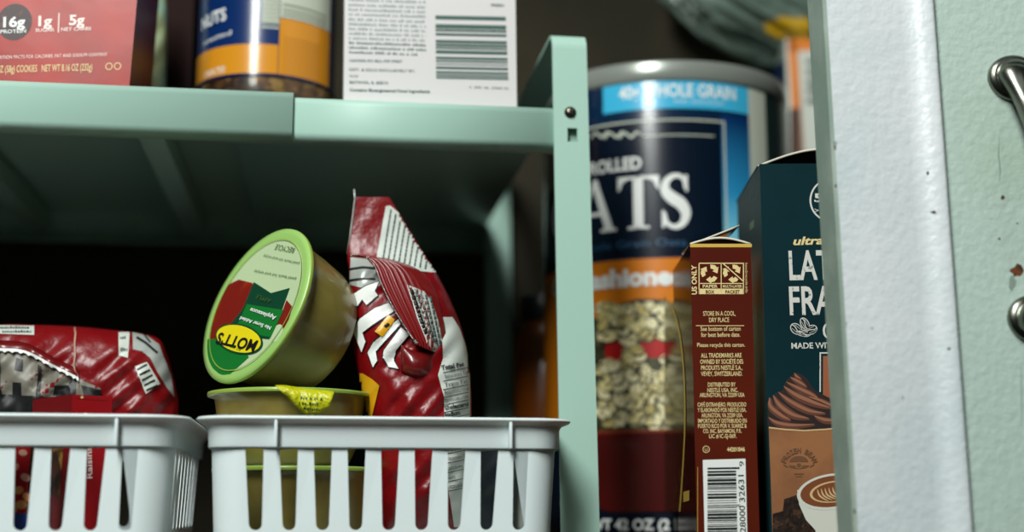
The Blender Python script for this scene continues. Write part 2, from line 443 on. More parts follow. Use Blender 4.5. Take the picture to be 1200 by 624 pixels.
# far left leg outside the picture
lf = MB(); strip(lambda z: -0.402, lambda z: -0.386, [(YR - .0012, 0, th, 0), (YR - .0012, ztop, th, 0), (YR + RD, ztop, 0, -th), (YR + RD, 0, -th, 0)], lf); lf.build('end_frame', rack)

# ------------------------------------------------------------------ baskets
YK = 0.546
def Zk(y, Y=YK): return P(450, y, Y).z
def Xk(x, y=525, Y=YK): return P(x, y, Y).x
BW = Xk(660) - Xk(241); BX = (Xk(660) + Xk(241)) / 2; BDp = 0.140
zrim, zf1, zband, zsl0, zsl1 = Zk(489.5), Zk(495), Zk(526), Zk(526.5), Zk(622)
rcorn = 0.012
def rloop(w, d, r, n=6):
    """rounded rectangle, front side on y=0, with arc length"""
    pts = []
    for cx, cy, a in ((w / 2 - r, r, -90), (w / 2 - r, d - r, 0), (-w / 2 + r, d - r, 90), (-w / 2 + r, r, 180)):
        for k in range(n + 1):
            t = math.radians(a + 90 * k / n); pts.append(Vector((cx + r * math.cos(t), cy + r * math.sin(t))))
    return pts
def sweep_basket(prof, mb, m, closed=True):
    """prof: (outset, z)"""
    rows = []
    for off, z in prof:
        w, d = BW + 2 * off, BDp + 2 * off
        rows.append([Vector((p.x, p.y - off, z)) for p in rloop(w, d, rcorn + off)])
    if closed: rows.append(rows[0])
    mb.grid(rows, m, closed=True)
def make_basket(label):
    loc = Vector((BX, YK, 0)); root = thing('storage_basket', label, 'basket', loc, None)
    # wall with slots, developed flat then bent round
    w, d = BW - .004, BDp - .004; inset = .002
    zb_ = .0015
    def taper(z): return (zband - z) * 0.055
    loop = rloop(w, d, rcorn, 20); loop.append(loop[0]); L = [0]
    for i in range(len(loop) - 1): L.append(L[-1] + (loop[i + 1] - loop[i]).length)
    # rotate so that developed coordinate starts at the back-left
    tot = L[-1]
    def bend(s_, z):
        s_ %= tot; i = 0
        while i < len(L) - 2 and L[i + 1] < s_: i += 1
        t = (s_ - L[i]) / max(1e-9, L[i + 1] - L[i]); p = loop[i].lerp(loop[i + 1], t)
        k = taper(z); q = Vector((p.x * (1 - 2 * k / w), d / 2 + (p.y - d / 2) * (1 - 2 * k / d)))
        return Vector((q.x, q.y + inset, z))
    # front run: from loop's last point (front left) to first (front right)
    f0 = tot - (w - 2 * rcorn); 
    def s_of(xloc): return f0 + (xloc + (w / 2 - rcorn))
    holes = []
    tops = [(287, 309), (327.5, 349.5), (367.5, 389.5), (407.5, 429), (447.5, 469), (487, 508), (526, 547), (564.5, 585.5), (602.5, 623)]
    c = [(Xk(a) + Xk(b)) / 2 - BX for a, b in tops]
    sp_ = (c[-1] - c[0]) / 8; c = [c[0] + sp_ * k for k in range(9)]
    hw = sp_ * .27; hb = sp_ * .195
    def hole(sc_):
        pts = [(sc_ - hw, zsl0), (sc_ + hw, zsl0)]
        for k in range(9):
            a = PI * k / 8; pts.append((sc_ + hb * math.cos(a), zsl1 + hb - hb * math.sin(a)))
        return pts
    for x in c: holes.append(hole(s_of(x)))
    for k in range(9): holes.append(hole(L[8 * 1 + 1 + 8] + .0 if False else 0)) if False else None
    side = d - 2 * rcorn; arc = rcorn * PI / 2
    n2 = int(side / sp_)
    sR = arc; sB = 2 * arc + side; sL = 3 * arc + side + (w - 2 * rcorn)
    for st, ln, n_ in ((sR, side, n2), (sB, w - 2 * rcorn, 8), (sL, side, n2)):
        for k in range(n_): holes.append(hole(st + ln * (k + .5) / n_))
    cu = bpy.data.curves.new('w', 'CURVE'); cu.dimensions = '2D'; cu.fill_mode = 'BOTH'
    for pts in [[(0, zb_), (tot, zb_), (tot, zband + .002), (0, zband + .002)]] + holes:
        s_ = cu.splines.new('POLY'); s_.points.add(len(pts) - 1)
        for i, p in enumerate(pts): s_.points[i].co = (p[0] * 10, p[1] * 10, 0, 1)
        s_.use_cyclic_u = True
    o = bpy.data.objects.new('w', cu); me = o.to_mesh(); bm = bmesh.new(); bm.from_mesh(me); o.to_mesh_clear()
    bpy.data.objects.remove(o); bpy.data.curves.remove(cu)
    for v in bm.verts: v.co *= .1
    cuts = set()
    for i, l in enumerate(L):
        cuts.add(round(l, 6))
    for l in sorted(cuts):
        if 1e-5 < l < tot - 1e-5: bmesh.ops.bisect_plane(bm, geom=bm.verts[:] + bm.edges[:] + bm.faces[:], plane_co=(l, 0, 0), plane_no=(1, 0, 0), dist=1e-7)
    bm.verts.index_update(); vs = [bend(v.co.x if v.co.x < tot - 1e-6 else tot - 1e-6, v.co.y) + loc for v in bm.verts]; fs = [[v.index for v in f.verts] for f in bm.faces]
    bm.free()
    mb = MB(); mb.add(vs, fs, BASK)
    k = taper(zb_); fl_ = [Vector((p.x, p.y + .002 + k, zb_)) + loc for p in rloop(w - 2 * k, d - 2 * k, rcorn)]
    mb.add(fl_, [list(range(len(fl_)))], BASK)
    wo = mb.build('slotted_wall', root, solid=0.0014)
    wo.modifiers['solidify'].offset = 0
    rb = MB()
    pr = [(-.0022, zband + .0022), (-.0003, zband), (0, zband + .0006), (0.0002, zf1 - .0036), (0.0004, zf1 - .0024), (0.0014, zf1 - .0008), (.0042, zf1 + .0002), (.0050, zf1 + .0009), (.0050, zrim - .0006), (.0044, zrim), (-.0008, zrim), (-.0018, zrim - .001)]
    sweep_basket(pr, rb, BASK)
    rb.v = [tuple(Vector(v) + loc) for v in rb.v]
    rb.build('rim', root, weld=True)
    for xx in (323, 597):
        xl = Xk(xx)
        MB().box(xl - .0006, YK - .0044, zband + .0002, xl + .0006, YK + .0005, zf1 + .0008, BASK, bev=.0002).build('rib', root)
    return root
bk = make_basket('white slotted plastic basket holding applesauce cups and a red snack bag')
def copy_tree(o, delta, label):
    r = o.copy(); COL.objects.link(r); r.location = o.location + delta; r['label'] = label
    for ch in o.children:
        c = ch.copy(); COL.objects.link(c); c.parent = r; c.matrix_parent_inverse = ch.matrix_parent_inverse.copy()
    return r
dB = P(224.5, 495, YK + .012).x - P(228, 495, YK + .012).x - (BW + .010) - .0005
bk['group'] = 'white slotted baskets under the rack'
bk2 = copy_tree(bk, Vector((dB, 0, 0)), 'white slotted plastic basket at the left edge holding a crumpled red bag and raisin box')

# ------------------------------------------------------------------ applesauce cups
CUPP = mat('applesauce_in_clear_plastic', (134, 122, 58), 0.35, spec=0.5, coat=0.3, sub=0.2, mott=(60, (112, 98, 40), .35, .7))
CUPR = mat('cup_flange_plastic', (140, 168, 70), 0.3, spec=0.6)
LIDG = mat('lid_foil_pale_green', (150, 192, 104), 0.35)
LIDS = mat('lid_foil_silver_green', (184, 204, 160), 0.3)
GRN = mat('label_green', (16, 110, 40), 0.4); DGRN = mat('label_dark_green', (8, 62, 40), 0.4)
YEL = mat('label_yellow', (226, 208, 20), 0.4); APPLE = mat('apple_red', (120, 24, 14), 0.4, mott=(60, (190, 60, 20), .5, .7))
FOILY = mat('foil_yellow', (190, 190, 20), 0.3, bump=(300, .8, .002))
LGRN = mat('olive_ink', (60, 90, 40), .5)
def cup_prof(R, H):
    return [(0, 0), (R * .86, 0), (R * .93, .0003), (R, 0), (R * 1.005, -.0008), (R, -.0016), (R * .925, -.0018), (R * .90, -.006), (R * .865, -H * .45), (R * .81, -H * .75), (R * .74, -H * .93), (R * .64, -H), (R * .5, -H * 1.0), (0, -H * .99)]
def make_cup(M, R, H, root, liddeco=None):
    b = MB(); pr = cup_prof(R, H)
    b.lathe(pr[5:], CUPP, M, 64)
    b.build('cup_body', root)
    l = MB(); l.lathe(pr[:6], None, M, 64, mats=[LIDS, LIDG, LIDG, CUPR, CUPR])
    if liddeco: liddeco(l)
    return plabel(l.build('peel_lid', root), 'printed foil lid' if liddeco else 'foil lid')
# upright lower ones
cupR = 0.0355
zl2 = P(345, 453, .565).z; zl3 = P(345, 546, .565).z
c2 = P(341, 455, .604); CX2 = c2.x
r3 = thing('applesauce_cup', 'clear applesauce cup at the bottom of the right basket, beneath two others', 'applesauce cup', (CX2 + .003, .604, 0), 'applesauce cups in the basket')
make_cup(Matrix.Translation((CX2 + .003, .604, zl3)), cupR, zl3 - .0035, r3)
r2 = thing('applesauce_cup', 'upright applesauce cup with yellow foil hanging from its lid, under the tilted cup', 'applesauce cup', (CX2, .604, zl3 + .0002), 'applesauce cups in the basket')
make_cup(Matrix.Translation((CX2, .604, zl2)), cupR, zl2 - zl3 - .0006, r2)
# yellow foil hanging from lid edge
fm = MB(); edge = [(322, 452), (335, 452), (352, 455), (370, 457), (392, 459)]; low = [(333, 462), (341, 470), (352, 482), (368, 488), (386, 478)]
rows = []
for k in range(6):
    t = k / 5; row = []
    for a, b in zip(smooth_pts([e + (0,) for e in edge], 4), smooth_pts([e + (0,) for e in low], 4)):
        q = Vector(a).lerp(Vector(b), t); row.append(P(q.x, q.y, .5655 - .002 * math.sin(PI * t) + .0012 * math.sin(q.x * .45) * t))
    rows.append(row)
fm.grid(rows, FOILY)
fs_ = Skin(fm); fp = Print(fs_, fm); fp.lift = .0002
for i, (x, y, w_) in enumerate([(352, 468, 26), (350, 474, 24), (356, 480, 18)]):
    fp.scribble(x, x + w_, y, 3, LGRN, 1, dy=1.5, seed=i)
fm.build('torn_foil', r2, solid=.00015)
for o in r2.children:
    if o.name.startswith('torn_foil'): plabel(o, 'bright yellow torn foil hanging over the rim')
# tilted top cup
ctr = P(299.5, 357, .592)
axis_c = Vector((.845 * math.sin(math.radians(54)), -.535 * math.sin(math.radians(54)), -math.cos(math.radians(54))))
nrm = -(RM @ axis_c).normalized()          # lid faces this way
dep = -(RM.inverted() @ (ctr - CAMLOC)).z
Rl = 99 / F * dep
q = Vector((0, 0, 1)).rotation_difference(nrm)
M1 = Matrix.Translation(ctr) @ q.to_matrix().to_4x4()
r1 = thing('applesauce_cup', 'tilted applesauce cup on top, its green and yellow printed lid facing out', 'applesauce cup', ctr, 'applesauce cups in the basket')
def deco(l):
    uu = (M1.to_3x3() @ Vector((1, 0, 0))); vv = nrm.cross(uu)
    s = Plane(ctr, uu, vv); p = Print(s, l); p.lift = .00012; p.clip = Rl * .925
    # apple, ribbon, oval and words, the lid lies upside down
    APL = [(280, 328), (262, 338), (250, 356), (243, 378), (240, 396), (246, 402), (262, 396), (278, 388), (290, 370), (300, 345), (296, 332)]
    p.poly(smooth_pts([a + (0,) for a in APL] and APL, 4), APPLE, 0)
    p.poly([(336, 352), (343, 360), (338, 384), (326, 402), (322, 388), (330, 368)], APPLE, 0)
    p.ell(325, 391, 6, 11, LIDS, 1, rot=25)
    p.poly([(298, 331), (318, 344), (340, 338), (330, 366), (316, 398), (262, 392), (285, 362)], DGRN, 1)
    p.poly([(290, 357), (333, 364), (318, 396), (276, 388)], GRN, 2)
    p.poly([(243, 398), (262, 398), (288, 412), (292, 419), (270, 439), (258, 443), (243, 438), (236, 428), (237, 415)], GRN, 1)
    p.ell(281, 398, 28.5, 17.5, DGRN, 3, rot=14); p.ell(281, 398, 26.5, 15.5, YEL, 4, rot=14)
    p.text("MOTT'S", (304.5, 401), (259, 391), 13, BLACK, 6, bold=.03)
    p.text("Applesauce", (326, 372), (296, 362), 5, WHITE, 6, bold=.02)
    p.text("No Sugar Added", (320, 384), (284, 372), 4.4, WHITE, 6, bold=.02)
    p.text("APPLE", (320, 352), (303, 346), 5, LGRN, 6)
    p.text("EST. 1842", (284, 410), (272, 406), 2.6, GRN, 6)
    for i, (x0, x1, y, h) in enumerate([(310, 352, 308, 3), (299, 348, 326, 3)]):
        p.text("peel back lid and enjoy", (x1, y), (x0, y - 9), h, LGRN, 3)
    p.text("RECYCLE", (347, 291), (325, 287), 6, LGRN, 3)
    # seal ring and outline
    uvc = [(Rl * .86 * math.cos(2 * PI * k / 48), Rl * .86 * math.sin(2 * PI * k / 48)) for k in range(49)]
    for k in range(48):
        a, b = Vector(uvc[k]), Vector(uvc[k + 1]); p.polyuv([a * .985, a, b, b * .985], CUPR, 4)
make_cup(M1, Rl, .037, r1, deco)

# ------------------------------------------------------------------ snack bags
def loft(rows, axis, m, n=96, power=2.3, wob=0.0, seed=3, dense=8):
    """rows: (pos, lo, hi, half thickness, Y centre) in photo px along the axis"""
    rows = [tuple(v) for v in _cr(rows, dense)]
    rnd = random.Random(seed); ph = [rnd.uniform(0, 6) for _ in range(8)]
    out = []
    for pos, lo, hi, th_, yc in rows:
        r = []
        for k in range(n):
            a = 2 * PI * k / n; c, s_ = math.cos(a), math.sin(a)
            cx = math.copysign(abs(c) ** (2 / power), c); sy = math.copysign(abs(s_) ** (2 / power), s_)
            w = (lo + hi) / 2 + (hi - lo) / 2 * cx
            crease = wob * (math.sin(pos * .13 + ph[0] + w * .05) * math.sin(w * .16 + ph[1]) + .6 * math.sin((w + pos) * .21 + ph[2])) * min(1, th_ / .01)
            Y = yc - (th_ + crease * abs(sy)) * sy
            r.append(P(w, pos, Y) if axis == 'y' else P(pos, w, Y))
        out.append(r)
    mb = MB(); mb.grid(out, m, closed=True)
    for r in (out[0], out[-1]): mb.add(r, [list(range(n))], m)
    return mb
def _cr(rows, n):
    out = []
    for i in range(len(rows) - 1):
        A = rows[max(i - 1, 0)]; B = rows[i]; C = rows[i + 1]; D = rows[min(i + 2, len(rows) - 1)]
        for k in range(n):
            t = k / n
            out.append([0.5 * (2 * b + (c - a) * t + (2 * a - 5 * b + 4 * c - d) * t * t + (3 * b - a - 3 * c + d) * t ** 3) for a, b, c, d in zip(A, B, C, D)])
    out.append(list(rows[-1])); return out
YS = .605
body = loft([(231, 415, 456, .0006, YS + .004), (262, 411, 475, .0012, YS + .004), (298, 407, 497, .003, YS + .003), (318, 409, 510, .008, YS), (350, 410, 527, .015, YS),
             (385, 411, 541, .019, YS), (420, 416, 548, .021, YS), (460, 425, 552, .022, YS), (500, 433, 552, .022, YS), (550, 440, 548, .021, YS),
             (600, 446, 545, .016, YS), (628, 448, 543, .004, YS)], 'y', REDF, wob=.0012)
bag = thing('snack_bag', 'crumpled red snack bag standing in the right basket with white block letters and nutrition panel', 'snack bag', P(490, 628, YS), 'red snack bags in the baskets')
sk = Skin(body); bp_ = Print(sk, body); bp_.lift = .0003
def c2(pts, k=5.2, ox=400, oy=300): return [(x / k + ox, y / k + oy) for x, y in pts]
YBAG = mat('bag_yellow', (220, 160, 20), .35)
# back panel white with tiny print
bp_.poly([(452, 242), (457, 241), (470, 252), (485, 272), (499, 298), (511, 320), (490, 318), (470, 312), (441, 304), (447, 270)], SILVW, 0)
rnd = random.Random(5); INK = mat('worn_grey_ink', (74, 88, 84), .5)
for k in range(9):
    x = 448 + k * 6.4; t = 246 + max(0, (x - 452)) * 1.25; y = 303 + k * 1.6
    while y > t + 3:
        l = rnd.uniform(2, 6); bp_.poly([(x + (303 - y) * .16, y), (x + 1.9 + (303 - y) * .16, y + .3), (x + 1.9 + (303 - y + l) * .16, y - l), (x + (303 - y + l) * .16, y - l - .3)], INK, 1); y -= l + 1.1
    # (print leans with the panel)
bp_.poly([(411, 302), (430, 304), (442, 318), (447, 334), (434, 340), (418, 336), (410, 334)], SILV, 0)
for y in (312, 325): bp_.stroke([(410, y + 4), (425, y + 2), (440, y + 3)], 2.4, BLACK, 1)
L1 = c2([(232, 160), (150, 188), (78, 235), (50, 290), (60, 405), (82, 432), (102, 395), (78, 345), (130, 268), (155, 302), (222, 242), (203, 215)])
L2 = c2([(290, 288), (205, 322), (118, 385), (76, 460), (128, 588), (152, 525), (132, 468), (190, 425), (262, 378), (325, 338)])
L3 = c2([(350, 385), (300, 420), (262, 470), (195, 528), (162, 590), (196, 680), (222, 640), (212, 585), (285, 505), (362, 420)])
L4 = [(470, 382), (459, 398), (449, 414), (448, 432), (459, 448), (463, 430), (465, 417), (479, 394)]
L5 = c2([(365, 440), (412, 478), (330, 575), (322, 640), (350, 690), (290, 680), (255, 620), (262, 580)])
for Lp in (L1, L2, L3, L5):
    c_ = sum((Vector(p) for p in Lp), Vector((0, 0))) / len(Lp)
    bp_.stroke([tuple(v) for v in Lp], 2.6, BLACK, 1, closed=True); bp_.poly(Lp, WHITE, 2)
yr = c2([(290, 362), (326, 390), (250, 494), (208, 464)]); bp_.stroke(yr, 2.2, BLACK, 2, closed=True); bp_.poly(yr, YBAG, 3); bp_.ell(453, 382, 3.4, 1.7, BLACK, 4, rot=-35)
bp_.poly([(418, 437), (426, 438), (436, 444), (445, 452), (441, 470), (437, 487), (438, 510), (434, 520), (431, 500), (427, 470)], YBAG, 1)
NP = [(517, 372), (530, 372), (538, 385), (545, 404), (550, 430), (550.5, 500), (549, 540), (546, 585), (543, 618), (532, 618), (523, 560), (521, 500), (520, 465), (513, 440), (519, 420)]
bp_.poly(NP, SILVW, 0)
for i, (t, y, bo) in enumerate([('Total Fat', 434, .04), ('Saturated Fat', 444, 0), ('Trans Fat', 454, 0), ('Polyunsaturated', 463, 0), ('Monounsaturated', 472, 0), ('Cholesterol', 481, .04), ('Sodium', 489, .04),
                                ('Total Carb', 499, .04), ('Fiber', 509, 0), ('Total Sugars', 519, 0), ('Protein', 530, .04), ('Vitamin D', 541, 0), ('Calcium', 552, 0), ('Iron', 563, 0), ('Potassium', 574, 0)]):
    x0 = 521 if i else 517; ln = min(28, 2.9 * len(t))
    bp_.text(t, (x0, y), (min(548, x0 + ln), y - 5 * ln / 28), 5, BLACK, 2, bold=bo)
    bp_.stroke([(519, y + 3.2), (533, y + .4), (548.5, y - 3)], .8, BLACK, 1)
body.build('bag_body', bag)
# folded over crimped top seal
CR = mat('crimped_red_film', (120, 16, 18), .3, coat=.3)
flapm = MB(); left = [(407, 300), (424, 300), (437, 310), (446, 333), (456, 354), (467, 373), (477, 389), (488, 404)]; right = [(452, 303), (478, 311), (497, 322), (509, 340), (516, 362), (521, 385), (523, 405), (514, 416)]
Ls = smooth_pts(left, 8); Rs = smooth_pts(right, 8); rows = []
for i, (a, b) in enumerate(zip(Ls, Rs)):
    row = []
    for k in range(41):
        t = k / 40; q = a.lerp(b, t); s_ = i / (len(Ls) - 1)
        bulge = YS - .0245 + .009 * t - .004 * math.sin(PI * t) + .010 * (1 - s_) ** 2
        ridge = .0005 * math.sin(t * 2 * PI * 9) if t < .75 else 0
        row.append(P(q.x, q.y, bulge + ridge))
    rows.append(row)
flapm.grid(rows, CR)
fsk = Skin(flapm); f2 = Print(fsk, flapm); f2.lift = .0004
f2.poly([(477, 334), (497, 342), (507, 356), (514, 378), (518, 400), (512, 418), (500, 402), (488, 372)], SILVW, 0)
for k in range(5):
    a = Vector((482 + k * 5.5, 340 + k * 2)); b = Vector((500 + k * 4.2, 396 + k * 3.5))
    t = 0
    while t < .93:
        l = rnd.uniform(.05, .11); f2.stroke([tuple(a.lerp(b, t)), tuple(a.lerp(b, min(.95, t + l)))], 1.9 if k else 3.0, INK if k else BLACK, 1); t += l + .03
for a_, b_ in zip(Ls[::1][:-1], Ls[1:]):
    f2.stroke([tuple(a_ + Vector((1.2, 0))), tuple(b_ + Vector((1.2, 0)))], 1.0 if int(a_.y) % 2 else 1.6, SILV, 1)
plabel(flapm.build('crimped_seal', bag, solid=.0003), 'dark red ribbed seal folded over the front')
# curl below the seal
cm = MB(); rows = []
for i in range(13):
    t = i / 12; row = []
    for k in range(17):
        a = PI * k / 16 * 1.1
        x = 470 + 48 * t; yy = 420 - 16 * math.cos(a) + 9 * math.sin(t * PI) - 2 * t
        row.append(P(x, yy, YS - .0215 - .006 * math.sin(a) * math.sin(PI * min(1, t * 1.1 + .05)) + .004 * t))
    rows.append(row)
cm.grid(rows, REDD); cm.build('folded_corner', bag, solid=.0003)
# thin back seal sliver standing at top left
sv = MB(); sv.grid([[P(x0, y, YS + .003), P(x0 + 1.8, y, YS + .0034)] for x0, y in ((414, 222), (415, 232), (413, 250), (410, 272), (406, 298))], SILV)
sv.build('seal_edge', bag, solid=.0003)

# lying bag in the left basket
YL = .642
lb = loft([(-70, 420, 470, .006, YL), (-30, 392, 505, .018, YL), (0, 381, 520, .019, YL), (40, 381, 528, .020, YL), (90, 383, 530, .020, YL), (140, 388, 528, .019, YL),
           (170, 392, 524, .018, YL), (190, 402, 518, .013, YL), (203, 440, 508, .006, YL), (209, 470, 496, .001, YL)], 'x', REDF, wob=.0014, seed=8)
bag2 = thing('snack_bag', 'crumpled red bag lying in the left basket with a serrated torn edge', 'snack bag', P(90, 530, YL), 'red snack bags in the baskets')
lp = Print(Skin(lb), lb); lp.lift = .0003
WSHADE = mat('shaded_white_print', (116, 112, 100), .45)  # white lettering greyed; the shade on it is put into this colour
lp.poly([(-10, 413), (10, 412), (30, 416), (60, 430), (88, 443), (118, 455), (118, 470), (90, 500), (0, 505), (-12, 500)], WSHADE, 0)
for Lq in ([(-4, 412), (0, 412), (2, 490), (-6, 490)], [(19, 420), (27, 422), (26, 436), (17, 434)], [(15, 448), (25, 449), (25, 470), (15, 470)], [(45, 428), (49, 430), (47, 468), (42, 468)],
           [(64, 452), (80, 452), (86, 440), (90, 444), (88, 470), (62, 464)], [(95, 452), (118, 457), (118, 464), (98, 464)], [(0, 462), (60, 466), (86, 470), (80, 490), (0, 490)]):
    lp.poly(Lq, BLACK, 1)
lp.poly([(-20, 381.5), (40, 382.5), (40, 393), (-20, 391)], SILVW, 0)
for y in (386, 390.5): lp.scribble(-5, 37, y, 2.6, BLACK, 1, seed=int(y))
lp.poly([(139, 387.5), (152, 389), (150, 420), (139, 417)], SILVW, 0); lp.scribble(141, 149, 398, 3, BLACK, 1); lp.scribble(141, 149, 412, 4, BLACK, 1)
lp.poly([(155, 390), (172, 394), (186, 404), (192, 420), (200, 440), (204, 466), (196, 456), (184, 436), (176, 420), (166, 412), (156, 410)], SILV, 0)
lp.poly([(158, 430), (172, 425), (187, 450), (171, 462)], SILVW, 1)
for i in range(5): lp.stroke([(161 + i * 2.6, 434 + i * 6), (172 + i * 3, 428 + i * 6)], 2, BLACK, 2)
lp.stroke([(160, 396), (170, 402), (184, 414)], 2.6, BLACK, 1); lp.stroke([(168, 392), (176, 402)], 1.8, BLACK, 1)
lb.build('bag_body', bag2)
# torn flap edge standing off the body
te = MB(); up = smooth_pts([(-20, 402), (0, 402), (30, 405), (60, 420), (88, 434), (92, 437)], 10); rows = []
def front(px, py, off):
    d = ray(px, py).normalized(); loc, n, i, dd = BV.ray_cast(CAMLOC, d)
    return loc - d * off if loc else P(px, py, YL - .02)
BV = BVHTree.FromPolygons(lb.v, lb.f)
for i, a in enumerate(up):
    tooth = 1.3 if i % 3 == 0 else 0
    rows.append([front(a.x, a.y - 3, .0003), front(a.x, a.y + 2, .0012), front(a.x, a.y + 6.5, .002)])
te.grid(rows, REDD)
rows = [[front(a.x, a.y + 6.3, .0022), front(a.x, a.y + 9.4 + (1.8 if i % 3 == 0 else 0), .0022)] for i, a in enumerate(up)]
te.grid(rows, WHITE, smooth=False)
plabel(te.build('torn_edge', bag2, solid=.0002), 'white serrated torn edge of the red film')
se = MB(); rows = [[front(x - .9, y, .0005), front(x + .9, y, .0012)] for x, y in [(87.5, 384), (88.5, 392), (87.5, 402), (88, 416), (86.5, 428), (88, 436), (90, 441)]]
se.grid(rows, mat('film_seam', (190, 150, 130), .5)); se.build('seam', bag2, solid=.0002)

# dark pouch at the back of the right basket
dp = loft([(508, 404, 592, .001, .664), (525, 400, 596, .005, .664), (570, 402, 594, .009, .664), (615, 404, 592, .008, .664), (636, 408, 588, .003, .664)], 'y', mat('pouch_dark_teal', (14, 32, 40), .35, mott=(30, (24, 48, 58), .5, .7)), wob=.001, seed=12)
tag(dp.build('dark_pouch'), 'dark teal pouch at the back of the right basket, seen through its slots', 'pouch')
# silver ribbed packet at right end of the right basket
rp = MB(); rows = []
for j in range(13):
    t = j / 12; row = []
    for k in range(61):
        u = k / 60; x = 594 + 38 * u; y = 540 - 5 * u + 86 * t
        row.append(P(x, y, .560 + .004 * (u - .5) ** 2 * 2 + .0026 * math.sin(u * 2 * PI * 6) * (1 if t > .06 else 0)))
    rows.append(row)
rp.grid(rows, mat('grey_foil', (128, 134, 126), .35))
tag(rp.build('foil_packet', None, solid=.002), 'ribbed grey foil packet seen through the last slots of the right basket', 'packet')

# ------------------------------------------------------------------ cartons
def carton(name, label, cat, px_l, px_r, py_ref, yfront, beta, depth, z0, z1, mfront, mside, group=None, lean=0.0, bev=.0006, mtop=None):
    """front left bottom corner pivot; beta turns the box, returns (root, mb, front plane, left plane, corner)"""
    p = P(px_l, py_ref, yfront); b = math.radians(beta)
    w = Vector((math.cos(b), -math.sin(b), 0)); dpt = Vector((math.sin(b), math.cos(b), 0))
    # width from the right pixel
    d = ray(px_r, py_ref); n = w.cross(Vector((0, 0, 1))); o = Vector((p.x, p.y, 0))
    t = (o - CAMLOC).dot(n) / d.dot(n); W = (CAMLOC + d * t - o).dot(w)
    root = thing(name, label, cat, (p.x, p.y, z0), group)
    up = (Vector((0, 0, 1)) + w * lean).normalized(); Hh = z1 - z0
    o = Vector((p.x, p.y, z0)) - w * lean * (p.z - z0)
    def C(a, b_, c): return o + w * a + dpt * b_ + up * c
    mb = MB(); V = [C(0, 0, 0), C(W, 0, 0), C(W, depth, 0), C(0, depth, 0), C(0, 0, Hh), C(W, 0, Hh), C(W, depth, Hh), C(0, depth, Hh)]
    mb.add(V, [(0, 1, 5, 4)], mfront); mb.add(V, [(3, 0, 4, 7), (1, 2, 6, 5)], mside); mb.add(V, [(2, 3, 7, 6), (3, 2, 1, 0)], mside)
    if mtop: mb.add(V, [(4, 5, 6, 7)], mtop)
    return root, mb, Plane(o, w, up), Plane(o + dpt * depth, -dpt, up), C, W

# chocolate coffee packet box
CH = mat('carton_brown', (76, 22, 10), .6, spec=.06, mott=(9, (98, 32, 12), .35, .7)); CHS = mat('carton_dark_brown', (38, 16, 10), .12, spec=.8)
ztc = P(845, 288, .545).z
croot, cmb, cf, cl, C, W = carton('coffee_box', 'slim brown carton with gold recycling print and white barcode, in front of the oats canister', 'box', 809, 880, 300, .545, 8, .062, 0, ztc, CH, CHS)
f = Print(cf, cmb)
f.rect(808.7, 286, 881, 290, GOLD, 0)
# recycling symbols
f.rect(818.6, 308.2, 872, 309.4, CREAM, 0); f.rect(818.6, 308.2, 819.8, 345, CREAM, 0); f.rect(870.6, 308.2, 871.8, 345, CREAM, 0)
f.rect(844.6, 308.2, 845.6, 343, CREAM, 0); f.rect(818.6, 332, 871.6, 333, CREAM, 0); f.rect(818.6, 338.6, 871.6, 345, CREAM, 0)
def recyc(cx, cy, r):
    for k in range(3):
        a = math.radians(-90 + 120 * k); ca, sa = math.cos(a), math.sin(a)
        def A_(deg, rad): t = math.radians(deg + 120 * k); return (cx + r * rad * math.cos(t), cy + r * rad * math.sin(t))
        f.poly([A_(-88, .92), A_(-60, 1.0), A_(-36, .98), A_(-36, .56), A_(-60, .52), A_(-84, .50)], CREAM, 1)
        f.poly([A_(-38, 1.14), A_(2, .80), A_(-38, .34)], CREAM, 1)
recyc(832, 320.5, 11); recyc(858, 320.5, 11)
f.stroke([(846, 309.5), (870, 331)], 1.6, CH, 2); f.stroke([(847, 309), (871, 330)], 1.2, CREAM, 3)
f.text('PAPER', (823.5, 337.6), (841, 337.6), 3.8, CREAM, 1, bold=.02); f.text('MULTI-LAYER', (847, 337.4), (869.5, 337.4), 3.2, CREAM, 1, bold=.02)
f.text('BOX', (827, 344.2), (837, 344.2), 4, CH, 2, bold=.02); f.text('PACKET', (850, 344.2), (867, 344.2), 4, CH, 2, bold=.02)
f.text('US ONLY', (816.5, 345.5), (816, 311), 6, CREAM, 1, bold=.03); f.text('how2recycle.info', (873.2, 308.5), (873.6, 343.5), 3, CREAM, 1)
